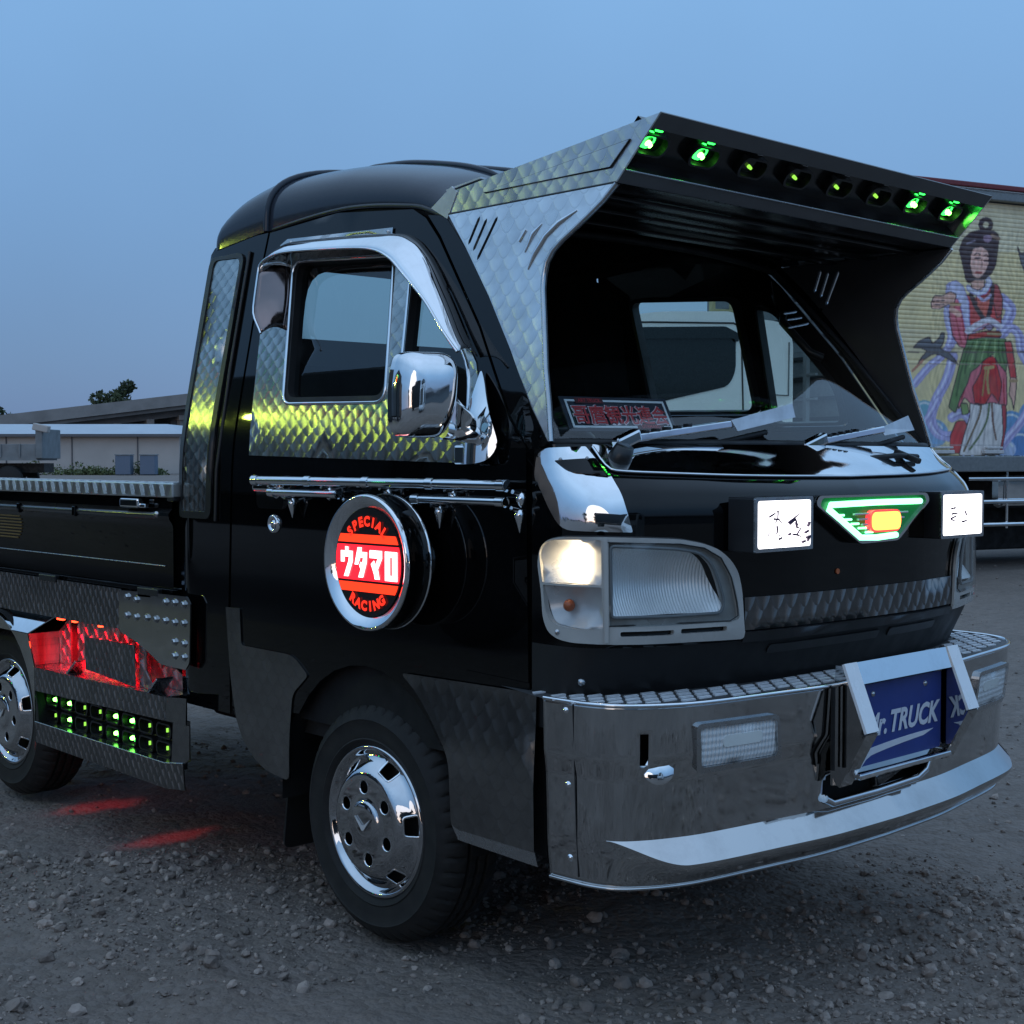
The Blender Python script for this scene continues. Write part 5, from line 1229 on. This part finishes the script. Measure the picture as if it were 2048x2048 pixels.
# ------------------------------------------------------------------ bumper
BP=empty('front_bumper',(0,0,0),parent=T)
hole=rpoly([(-.262,.446),(.205,.446),(.165,.402),(.115,.388),(-.225,.384)],[.01,.01,.03,.04,.03],4)
hole=rpoly([(-.225,.447),(.17,.447),(.15,.405),(.11,.392),(-.20,.388),(-.225,.40)],[.01,.01,.02,.02,.02,.02],4)
tow=rrect(-.687,.549,.014,.062,.003)
cut=rpoly([(-.205,.632),(.205,.632),(.205,.452),(-.205,.452)],0)
BL=BUMPER_LEN
def bface(o): return lambda s,z: tuple(Vector(bumper(max(-BL,min(BL,s)),z))+Vector((o,0,0)))
outl=[(-BL+.002,.629)]+[(-BL+.002+(2*BL-.004)*k/40,.629) for k in range(1,41)]+[(BL-.002,.30)]+[(BL-.002-(2*BL-.004)*k/40,.30-.008*math.sin(math.pi*k/40)) for k in range(1,40)]+[(-BL+.002,.30)]
ss=[-BL+.002+(2*BL-.004)*k/220 for k in range(221)]
G().panel(outl,lambda s,z:bumper(max(-BL,min(BL,s)),z),(1,0,0),.003,holes=[hole,tow],grid=.024).ob('bumper_face','bumper_chrome',BP) if False else None
g=G()
# dense sheet with the two openings left out
def zcol(s_):
    zl=lip_low(s_)
    return [lerp(.286,zl-.004,k/6) for k in range(7)]+[zl]+[lerp(zl,.378,k/4) for k in (1,2,3,4)]+[lerp(.378,.629,k/34) for k in range(1,35)]
def bpanel():
    V=[];F=[];n=len(zcol(0))
    for s_ in ss:
        for z in zcol(s_): V.append(bumper(s_,z))
    for i in range(len(ss)-1):
        sm_=(ss[i]+ss[i+1])/2; zc_=zcol(sm_)
        for j in range(n-1):
            c=(sm_,(zc_[j]+zc_[j+1])/2)
            if inside(c,hole) or inside(c,tow): continue
            F.append((i*n+j,(i+1)*n+j,(i+1)*n+j+1,i*n+j+1))
    return V,F
V,F=bpanel(); g.add(V,F,True); bf_=g.ob('bumper_face','bumper_chrome',BP,sharp=20); m=bf_.modifiers.new('t','SOLIDIFY'); m.thickness=.003; m.offset=-1
for sgn in (-1,1):
    g=G(); g.add([bumper(sgn*BL,.292),bumper(sgn*BL,.629),(.600,sgn*.60,.629),(.600,sgn*.60,.292)],[(0,1,2,3)],False); g.ob('bumper_end','matte',BP)
G().tube([bface(.002)(s_,.6295) for s_ in ss],.0045,8).ob('bumper_top_bead','chrome',BP)
G().tube([Vector(bumper(s_,.287)) for s_ in ss],.0035,8).ob('bumper_bottom_edge','bumper_chrome',BP)
for sgn in (-1,1): G().tube([Vector(bumper(sgn*.826,z))+Vector((.0012,sgn*.001,0)) for z in (.30,.4,.5,.629)],.0012,6).ob('bumper_joint','trim',BP)
for sgn in (-1,1):
    for z in (.612,.472,.334): G().lathe([(0,.004),(.004,.0035),(.007,0)],Vector(bumper(sgn*.842,z)),(.3,sgn*.95,0),10).ob('rivet','chrome',BP)
G().box((.80,0,.42),(.06,.52,.10)).ob('slot_back','underbody',BP); 
G().box((.83,.06,.405),(.04,.10,.03),.004,rot=Matrix.Rotation(R(15),3,'X')).ob('tow_bracket','steel',BP)
G().tube([bface(.004)(a,b) for a,b in ((-.225,.40),(-.20,.388),(-.05,.389),(.11,.392),(.15,.405),(.168,.440))],.0085,10).ob('slot_lip','chrome',BP)
G().lathe([(0,.004),(.02,.003),(.03,-.004)],Vector(bumper(-.655,.512))+Vector((-.002,0,0)),(.75,-.5,.45),18).ob('tow_scoop','chrome',BP)
G().panel(tow,bface(-.03),(1,0,0),.004,grid=0).ob('tow_hole','matte',BP)
def foglamp(sg):
    e=empty('fog_lamp',(0,0,0),parent=T)
    P=rpoly([(-.588,.592),(-.380,.591),(-.364,.499),(-.580,.499)],.016,5)
    Q=rpoly([(-.578,.583),(-.387,.582),(-.378,.511),(-.570,.510)],.010,5)
    mr=lambda L_:[(a*(1 if sg<0 else -1),b) for a,b in L_]
    bo=lambda o:(lambda s_,z:tuple(Vector(bumper(s_,z))+Vector((o*.95,sg*o*.25,0))))
    G().panel(mr(P),bo(.0),(1,0,0),.009,holes=[mr(Q)],grid=.04).ob('frame','steel',e)
    G().panel(mr(Q),bo(.002),(1,0,0),.002,grid=.03).ob('reflector','fog_reflector',e)
    G().panel(mr(Q),bo(.008),(1,0,0),.002,grid=.03,back=False).ob('lens','lens',e)
    p=Vector(bo(.004)(-.46*(1 if sg<0 else -1),.548)); 
    G().panel(mr(rrect(-.470,.552,.10,.022,.01)),bo(.004),(1,0,0),.001,grid=0).ob('sky_reflection_patch','cab_white',e)  # pale patch painting in the sky's reflection; the fog lamp is unlit
def fog_mat():
    t=NT('ribbed fog lamp reflector'); p=t.pos(); sep=t.n('SeparateXYZ'); t.set(sep.inputs[0],p)
    a=t.math('SINE',t.math('MULTIPLY',sep.outputs[1],700.)); b=t.math('SINE',t.math('MULTIPLY',sep.outputs[2],500.))
    nd=t.pb((.95,.96,.97),.4,.0); t.set(nd.inputs['Normal'],t.bump(t.math('ADD',a,t.math('MULTIPLY',b,.5)),.5,.003)); return t.m
M['fog_reflector']=fog_mat()
for sg in (-1,1): foglamp(sg)
# tread step on the bumper top
SP=G()
outer=[Vector(bumper(s_,.629)) for s_ in ss]; 
inner=[Vector(front(-FRONT_LEN+2*FRONT_LEN*k/220,.629))-Vector((.09,0,0)) for k in range(221)]
SP.add([(p.x,p.y,.628) for p in outer]+[(min(q.x,p.x-.004),q.y,.628) for p,q in zip(outer,inner)],[(i,i+1,221+i+1,221+i) for i in range(220)],False)
M['tread']=simple('grey tread plate ground',(.07,.07,.072),.55,.2,scale=60)
M['lug']=simple('worn tread plate lugs',(.70,.71,.73),.5,.1,var=.15,scale=60)
step=SP.ob('step_plate','tread',T)
lug=bpy.data.meshes.new('tread_lug')
g=G(); g.panel([(-.020,-.004),(-.013,.0075),(.020,.004),(.013,-.0075)],lambda a,b:(a,b,0),(0,0,1),.003,grid=0)
lug.from_pydata(g.v,[],g.f); lug.materials.append(M['lug'])
outl2=[(p.x-.012,p.y) for p in outer]; innl=[(q.x+.092,q.y) for q in inner]; ring=outl2+list(reversed(innl))
n=0
for i in range(-40,41):
    for j in range(0,14):
        x=.56+j*.025; y=i*.047+(.0235 if j%2 else 0)
        if inside((x,y),ring) and inside((x+.014,y),ring) and inside((x-.012,y),ring):
            o=bpy.data.objects.new('tread_lug',lug); COL.objects.link(o); o.parent=step; o.location=(x,y,.6283); o.rotation_euler=(0,0,R(90)); n+=1
# number plate holder and show plate
M['edge_reflection']=simple('white edge reflection',(.86,.87,.88),.25,var=.03,Coat_Weight=.6)  # bright reflection on the holder edges, put into the colour as white
PL=empty('plate_holder',(0,0,0),parent=T)
for sg in (-1,1):
    pr=[(.895,.668),(.915,.668),(.962,.545),(.935,.470),(.905,.428),(.885,.428)]
    G().panel(pr,lambda x,z:(x,sg*.195-sg*.0,z),(0,-1,0),.018,grid=0).ob('holder_cheek','bumper_chrome',PL)
    G().panel([(-.022,0),(.022,0),(.022,1),(-.022,1)],lambda a,k:(.912+.053*k,sg*.195+a,.671-.131*k),(1,0,.4),.006,grid=0).ob('holder_edge','edge_reflection',PL)
    G().panel([(-.022,0),(.022,0),(.022,1),(-.022,1)],lambda a,k:(.965-.060*k,sg*.195+a,.540-.112*k),(1,0,-.5),.004,grid=0).ob('holder_lower_edge','bumper_chrome',PL)
G().panel([(-.173,0),(.173,0),(.173,1),(-.173,1)],lambda a,k:(.912+.016*k,a,.6705-.042*k),(1,0,.4),.004,grid=0).ob('holder_top','chrome',PL)
G().box((.913,0,.443),(.035,.35,.012),.003).ob('holder_sill','chrome',PL)
G().panel([(-.225,.63),(.225,.63),(.225,.43),(-.225,.43)],lambda y,z:(.899-.12*y*y,y,z),(1,0,0),.006,grid=.1).ob('holder_back','bumper_chrome',PL)
for sg in (-1,1): G().box((.9035,sg*.233,.545),(.006,.006,.165)).ob('holder_gap','matte',PL)
NP=empty('show_plate',(0,0,0),parent=T)
M['plate_blue']=simple('blue show plate',(.016,.042,.22),.4,var=.06); M['plate_white']=simple('white plate print',(.66,.68,.74),.5,var=.04)
G().panel(rrect(0,.5385,.33,.165,.008),lambda y,z:(.9065,y,z),(1,0,0),.002,grid=0).ob('plate','plate_blue',NP)
for txt,y in (('Mr.',-.090),('TRUCK',.052)):
    V,F=glyph_mesh(txt,.062,.28,.0022)
    G().add([(.9102,y+v.x*.93,.515+v.y*1.0) for v in V],F,False).ob('plate_lettering','plate_white',NP)
sw_=[(.135,.500)]+[(.135-.27*k/16,.500-.0005-.012*(k/16)**2) for k in range(1,17)]+[(-.150,.470),(-.142,.455),(-.125,.468)]+[(-.125+.22*k/12,.470+.020*(k/12)**.6) for k in range(1,13)]
G().panel(sw_,lambda y,z:(.9085,y,z),(1,0,0),.001,grid=0).ob('plate_swoosh','plate_white',NP)
for y in (-.10,.10): G().lathe([(0,.004),(.005,.003),(.006,0)],(.9085,y,.600),(1,0,0),10).ob('plate_screw','steel',NP)
# ------------------------------------------------------------------ wheels
def hub_profile(r):
    return smooth_interp(r,[0,.045,.052,.106,.112,.128,.148,.156,.164,.171,.174],[.036,.036,.030,.030,.028,.014,-.004,.002,.010,.006,-.004])
def tyre_geo(g,o,sg):
    prof=[(.150,-.050),(.168,.004),(.180,.013),(.184,.0155),(.187,.0135),(.205,.0165),(.226,.0165),(.229,.0185),(.232,.0155),(.244,.010),(.256,.0),(.2665,-.014),(.270,-.026)]
    for yy in (-.040,-.066,-.092): prof+=[(.2705,yy+.006),(.262,yy+.0035),(.262,yy-.0035),(.2705,yy-.006)]
    prof+=[(.270,-.112),(.2665,-.124),(.256,-.138),(.235,-.150),(.185,-.150),(.150,-.10)]
    ax=Vector((0,sg,0)); seg=240; u=Vector((1,0,0)); w=Vector((0,0,1)); O=Vector(o); V=[];F=[];m=len(prof)
    for i in range(seg):
        t=2*math.pi*i/seg; d=u*math.cos(t)+w*math.sin(t)
        for k,(r,h) in enumerate(prof):
            rr=r
            if i%5<1 and (h>-.034 and r>.255 or h<-.108 and r>.25): rr-=.007
            if i%5==3 and r>.2655 and -.034>h>-.108 and r>.268: rr-=.003
            V.append(O+d*rr+ax*h)
    for i in range(seg):
        j=(i+1)%seg
        for k in range(m-1): F.append((i*m+k,i*m+k+1,j*m+k+1,j*m+k))
    g.add(V,F,True)
def make_wheel(x,sg,ang0):
    W=empty('wheel',(0,0,0),parent=T)
    o=Vector((x,sg*.668,.2685)); g=G(); tyre_geo(g,o,sg); recalc(g.ob('tyre','tyre',W,sharp=35))
    ca,sa=math.cos(ang0),math.sin(ang0)
    hm=lambda a,b:o+Vector((a,sg*hub_profile(math.hypot(a,b)),b))
    holes=[]
    for k in range(6):
        a=ang0+k*math.pi/3+math.pi/2; holes.append(circle(.080*math.cos(a),.080*math.sin(a),.0172,18))
        b=a+math.pi/6
        s_=[]
        for da,rr in ((-.17,.121),(-.17,.146),(.17,.146),(.17,.121)): s_.append((rr*math.cos(b+da),rr*math.sin(b+da)))
        mid=[]
        for da in (-.17,0,.17): mid.append((.146*math.cos(b+da),.146*math.sin(b+da)))
        holes.append(rpoly([s_[0]]+mid+[s_[3]],[.006,.006,0,.006,.006],3))
    rings=[(rr*math.cos(2*math.pi*(k+.5*(q%2))/nn),rr*math.sin(2*math.pi*(k+.5*(q%2))/nn)) for q,(rr,nn) in enumerate(((.0,1),(.025,12),(.0445,48),(.0455,48),(.0485,48),(.052,48),(.0535,48),(.07,48),(.095,60),(.104,72),(.1065,72),(.1095,72),(.113,72),(.1175,72),(.123,72),(.129,72),(.135,72),(.141,72))) for k in range(nn)]
    g=G(); g.panel(circle(0,0,.1495,72),hm,(0,sg,0),.0,holes=holes,grid=0,back=False,extra=rings)
    g.lathe([(.1495,hub_profile(.1495)),(.152,-.002),(.156,.002),(.160,.0065),(.164,.010),(.168,.0095),(.1715,.005),(.174,-.006)],o,(0,sg,0),72); g.ob('hub_cap','hub_chrome',W)
    g=G()
    for hpoly in holes: g.tube([hm(a,b)-Vector((0,sg*.003,0)) for a,b in hpoly],.0035,6,closed=True)
    g.ob('hole_rims','chrome',W,kind='stuff')
    G().lathe([(0,-.03),(.165,-.03)],o,(0,sg,0),32).ob('rim_back','underbody',W)
    for k in range(6):
        a=ang0+k*math.pi/3+math.pi/2; G().lathe([(0,-.003),(.008,-.004),(.009,-.03)],o+Vector((.082*math.cos(a),0,.082*math.sin(a))),(0,sg,0),6,smooth=False).ob('wheel_nut','trim',W)
    vv=[(-.026,.014),(-.004,-.004),(0,-.012),(.005,-.004),(.028,.016),(.006,.004),(.0,.0),(-.005,.004)]
    vv=[(-.028,.014),(-.002,-.014),(.004,-.014),(.030,.016),(.006,-.002),(-.004,-.004)]
    G().panel([(a,b) for a,b in vv],lambda a,b:o+Vector((a,sg*.0366,b)),(0,sg,0),.004,grid=0).ob('hub_emblem','pale_trim',W)
for x in (0,-1.9):
    for sg in (-1,1): make_wheel(x,sg,.10 if x==0 else .3)
# chassis
G().box((-1.2,0,.40),(3.0,.62,.12)).ob('chassis_frame','underbody',T)
for x in (0,-1.9): G().tube([(x,-.58,.27),(x,.58,.27)],.04,10).ob('axle','underbody',T)
# ------------------------------------------------------------------ load bed
xb0,xb1=-2.72,-.822
gate_prof=[(.700,.735),(.700,.895),(.703,.905),(.712,.918),(.714,.926),(.712,.934),(.702,.945),(.702,.968),(.690,.975)]
for sg in (-1,1):
    g=G(); g.grid(lambda x,k:(x,sg*gate_prof[int(k)][0],gate_prof[int(k)][1]),[xb0+(xb1-xb0)*i/20 for i in range(21)],list(range(len(gate_prof)))); g.ob('side_gate','paint',T,sharp=25)
    G().box(((xb0+xb1)/2,sg*.675,.855),(xb1-xb0,.03,.24)).ob('gate_inner','paint',T)
M['alu']=simple('aluminium tread sheet',(.55,.57,.57),.32,.9,var=.08,scale=40)
for sg in (-1,1):
    rc_=G().box(((xb0-.785)/2,sg*.695,.9945),(-.785-xb0,.055,.039),.004).ob('gate_rail_cover','alu',T)
    g=G(); x=xb0+.02; k=0
    while x<-.80:
        for j in range(4):
            xx=x+j*.0055; a=1 if k%2 else -1
            for yy in (sg*.7232,sg*.6668): 
                g.tube([(xx-.007*a,yy,.979),(xx+.007*a,yy,1.009)],.0014,4,caps=False)
            g.tube([(xx-.006*a,sg*.695-.018,1.0145),(xx+.006*a,sg*.695+.018,1.0145)],.0014,4,caps=False)
        x+=.0265; k+=1
    g.ob('tread_bars','alu',rc_,kind='stuff')
    G().box((-.803,sg*.70,.99),(.035,.04,.05),.004).ob('rail_end','trim',T)
for x in (-1.35,-1.72,-2.1): G().box((x,-.716,.926),(.018,.012,.03),.003).ob('gate_rib','paint',T)
M['moulding']=simple('glossy dark moulding',(.02,.021,.024),.22,Specular_IOR_Level=1.)
G().tube([(xb0,-.706,.926),(-1.4,-.706,.926),(-.90,-.706,.926),(-.84,-.704,.922)],[.011,.011,.011,.004],14).ob('gate_moulding','moulding',T)
LT=empty('gate_latch',(0,0,0),parent=T)
G().box((-1.01,-.718,.957),(.10,.022,.026),.006,seg=3).ob('latch_body','chrome',LT); G().box((-.955,-.716,.951),(.05,.014,.012),.003).ob('latch_tongue','chrome',LT)
G().lathe([(0,.006),(.007,.005),(.009,0)],(-.885,-.712,.93),(0,-1,0),10).ob('latch_pin','steel',LT)
G().tube([(xb0,-.702,.793),(-.86,-.702,.793)],.0016,6).ob('gate_pinstripe','steel',T)
M['brown_gold']=simple('brown gold bar',(.20,.12,.03),.4,.5)  # thin brown gold bars stacked on the side gate
for k in range(9):
    z=.832+k*.0095; r=.052*math.sqrt(max(.05,1-((k-4)/4.6)**2)); G().box((-1.81+(.0-.052+r)*.5-.02,-.7015,z),(.14+r,.004,.0042),.001).ob('gate_bar','brown_gold',T)
# bed floor, tail gate, front of the bed
G().box(((xb0+xb1)/2,0,.70),(xb1-xb0,1.34,.06)).ob('bed_floor','underbody',T)
G().box((xb0-.015,0,.855),(.03,1.40,.25),.004).ob('tail_gate','paint',T)
G().box((xb1+.01,0,.90),(.02,1.36,.30),.004).ob('bed_front_board','paint',T)
for sg in (-1,1):
    G().box(((xb0+xb1)/2,sg*.688,.68),(xb1-xb0,.03,.10)).ob('bed_side_beam','paint',T)
# stainless strip under the gate
G().panel([(xb0,.605),(-1.082,.607),(-1.078,.7185),(xb0,.7235)],lambda x,z:(x,-.714,z),(0,-1,0),.003,grid=0).ob('bed_strip_plate','scale_fine',T)
for x in (-1.52,-.92): G().box((x,-.716,.722),(.11,.016,.020),.003).ob('gate_hinge','trim',T)
riv=rpoly([(-1.077,.716),(-.975,.7185),(-.972,.706),(-.905,.708),(-.902,.7205),(-.718,.723),(-.701,.706),(-.708,.553),(-.728,.533),(-.855,.535),(-.925,.563),(-.982,.582),(-1.064,.600),(-1.079,.610)],[.002,.002,.002,.002,.002,.004,.004,.01,.004,.01,.03,.03,.02,.01],3)
bp=G().panel(riv,lambda x,z:(x,-.7185,z),(0,-1,0),.004,grid=0).ob('bolted_plate','bumper_chrome',T)
for x,z in ((-1.029,.702),(-.979,.697),(-.824,.702),(-.778,.704),(-.731,.703),(-1.030,.651),(-.980,.650),(-.922,.653),(-.874,.653),(-.826,.653),(-.779,.652),(-.732,.654),(-.779,.602),(-.732,.601),(-.780,.565),(-.733,.566)):
    g=G(); g.lathe([(0,.009),(.006,.008),(.008,.004),(.008,.003),(.011,.003),(.011,0)],(x,-.7225,z),(0,-1,0),6,smooth=False); g.ob('bolt','steel',bp)
# rear wing: chrome with bevelled top edge and wheel arch
rarch=[(-1.9+.335*math.cos(a),.265+.335*math.sin(a)) for a in [R(200-k*220/24) for k in range(25)]]
outp=[(-2.30,.549),(-1.610,.549),(-1.566,.454),(-1.566,.232)]+[p for p in reversed(rarch) if p[1]>.2 ]+[(-2.30,.24)]
G().panel(outp,lambda x,z:(x,-.742,z),(0,-1,0),.003,grid=.08).ob('rear_wing','bumper_chrome',T)
G().panel([(0,0),(1,0),(1,1),(0,1)],lambda a,k:(-2.3+a*(.69+.079*k),-.742+.054*k,.549+.055*k),(0,-.5,.8),.003,grid=0).ob('rear_wing_bevel','chrome',T)
g=G(); g.grid(lambda a,k:(-1.9+.34*math.cos(a),-.735+.34*k,.265+.34*math.sin(a)),[R(-4+188*i/24) for i in range(25)],[0,1]); g.add([(-1.9+.34*math.cos(R(-4+188*i/24)),-.395,.265+.34*math.sin(R(-4+188*i/24))) for i in range(25)],[tuple(range(25))],False); g.ob('rear_wheel_house','matte',T)
# red lit recess
RR=empty('red_lamp_recess',(0,0,0),parent=T)
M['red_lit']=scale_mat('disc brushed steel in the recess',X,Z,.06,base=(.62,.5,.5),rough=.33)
rec=[(-1.531,.604),(-1.078,.606),(-.986,.582),(-.949,.552),(-.943,.522),(-.847,.481),(-.84,.452),(-1.606,.452),(-1.610,.549)]
G().panel(rec,lambda x,z:(x,-.640,z),(0,-1,0),.003,grid=0).ob('recess_back','red_lit',RR)
G().box((-1.22,-.69,.449),(.78,.10,.004)).ob('recess_ledge','steel',RR)
G().panel([(0,0),(1,0),(1,1),(0,1)],lambda a,k:(-1.611+.079*k*0,-.742+.10*a,.452+.097*k),(1,0,0),.002,grid=0).ob('recess_end','red_lit',RR)
G().panel([(-1.318,.564),(-1.026,.566),(-1.024,.452),(-1.312,.470)],lambda x,z:(x,-.703,z),(0,-1,0),.003,grid=0).ob('recess_plate','scale_fine',RR)
G().panel([(-1.026,.566),(-.985,.569),(-.985,.500),(-.935,.452),(-1.024,.452)],lambda x,z:(x,-.690,z),(0,-1,0),.002,grid=0).ob('recess_wing','red_lit',RR)
for x,zr in ((-1.37,35),(-.90,40)): G().box((x,-.70,.470),(.07,.05,.006),.001,rot=Matrix.Rotation(R(-zr),3,'Y')).ob('recess_fin','steel',RR)
M['red_lamp']=emit('lit red lamp',(1.,.05,.015),7)
for x,l in ((-1.50,.05),(-1.41,.03),(-1.25,.02)):
    G().box((x,-.69,.599),(l*.7,.012,.007),.002).ob('red_lamp','red_lamp',RR)
ld=bpy.data.lights.new('red recess light','AREA'); ld.shape='RECTANGLE'; ld.size=.5; ld.size_y=.03; ld.energy=7.0; ld.spread=R(70); ld.color=(1,.002,.010); lo=bpy.data.objects.new('red_recess_light',ld); COL.objects.link(lo); lo.parent=RR; lo.location=(-1.33,-.70,.594); lo.rotation_euler=(R(30),0,0)
# LED skirt
LS=empty('led_skirt',(0,0,0),parent=T)
G().panel([(-1.564,.452),(-.79,.458),(-.79,.396),(-1.564,.382)],lambda x,z:(x,-.742,z),(0,-1,0),.003,grid=0).ob('upper_band','scale_fine',LS)
G().panel([(-.789,.458),(-.686,.467),(-.690,.398),(-.789,.396)],lambda x,z:(x,-.742,z),(0,-1,0),.003,grid=0).ob('upper_band_end','scale_dull',LS)
G().panel([(-1.566,.288),(-.80,.284),(-.705,.297),(-.703,.228),(-.80,.217),(-1.568,.226)],lambda x,z:(x,-.742+.05*(.29-z),z),(0,-1,0),.003,grid=0).ob('lower_band','scale_fine',LS)
G().tube([(-1.566,-.744,.288),(-.80,-.744,.284),(-.705,-.744,.297)],.0022,6).ob('lower_band_edge','steel',LS)
G().panel([(-.76,.395),(-.678,.397),(-.680,.311),(-.703,.296),(-.77,.290)],lambda x,z:(x,-.738,z),(0,-1,0),.003,grid=0).ob('end_plate','scale_dull',LS)
g=G(); g.add([(-1.566,-.69,.385),(-.76,-.69,.392),(-.76,-.69,.285),(-1.566,-.69,.285)],[(0,1,2,3)],False); g.add([(-1.566,-.742,.384),(-.76,-.742,.394),(-.76,-.69,.392),(-1.566,-.69,.385)],[(0,1,2,3)],False); g.add([(-1.566,-.742,.286),(-.76,-.742,.286),(-.76,-.69,.285),(-1.566,-.69,.285)],[(0,1,2,3)],False); g.ob('lamp_tray','visor_gloss',LS)
G().box((-1.22,-.66,.34),(.70,.05,.20)).ob('skirt_backing','underbody',LS)
bright={(0,0),(1,0),(4,0),(5,0),(1,1),(4,1),(5,1)}
for r_ in range(2):
    for i in range(8):
        c=Vector((-1.530+i*.0945,-.690,.354-.048*r_)); lp=empty('led_lamp',(0,0,0),parent=LS)
        lp.parent=T
        ho=[(-.042,0),(-.034,.020),(.034,.020),(.042,0),(.034,-.020),(-.034,-.020)]
        pmap=lambda a,b:c+Vector((a,0,b))
        G().panel(rpoly(ho,.008,3),pmap,(0,-1,0),.018,holes=[rpoly([(a*.86,b*.8) for a,b in ho],.007,3)],grid=0).ob('bezel','trim',lp)
        G().panel(rpoly([(a*.86,b*.8) for a,b in ho],.007,3),pmap,(0,-1,0),.003,grid=0).ob('reflector','lamp_bowl',lp)
        b_=(i,r_) in bright
        g=G()
        if b_: g.lathe([(0,.011),(.0045,.009),(.0065,.004),(.0065,0)],c+Vector((0,-.003,0)),(0,-1,0),12)
        else: g.box(tuple(c+Vector((0,-.006,0))),(.0025,.006,.011),.0005)
        g.ob('led','led' if b_ else 'led_dim',lp)
        if b_: G().lathe([(.007,.01),(.011,.006)],c+Vector((.022,-.004,.004)),(0,-1,0),10).ob('lens_ring','led_glow',lp)
# red under-lights that colour the ground
UL=empty('under_light',(0,0,0),parent=T)
for x,y in ((-1.60,-.53),(-1.135,-.55)):
    z=.33
    G().tube([(x,y-.05,z),(x,y+.05,z)],.008,8).ob('lamp_tube','red_lamp',UL)
    l=bpy.data.lights.new('red under light','SPOT'); l.energy=2.2; l.color=(1,.012,.02); l.spot_size=R(62); l.spot_blend=.9; l.shadow_soft_size=.02
    o=bpy.data.objects.new('red_under_light',l); COL.objects.link(o); o.parent=UL; o.location=(x,y,z-.012); o.scale=(.36,1,1)

# things under the cab and bed
G().box((-.62,.30,.40),(.5,.5,.22),.03).ob('fuel_tank','underbody',T)
G().box((-.95,0,.36),(.9,.5,.18),.03).ob('gearbox','underbody',T)
G().panel([(-1.56,.50),(-.30,.50),(-.30,.17),(-1.56,.17)],lambda x,z:(x,.70,z),(0,1,0),.01,grid=0).ob('far_skirt_blocker','underbody',T)  # far-side skirt, shape lowered to block light from under the truck
G().panel([(-.66,.30),(.66,.30),(.66,.60),(-.66,.60)],lambda y,z:(-1.50,y,z),(1,0,0),.01,grid=0).ob('inner_apron','underbody',T)
G().panel([(-.66,.16),(-.50,.16),(-.50,.44),(-.66,.44)],lambda y,z:(-2.28,y,z),(1,0,0),.01,grid=0).ob('rear_mud_flap','rubber',T)
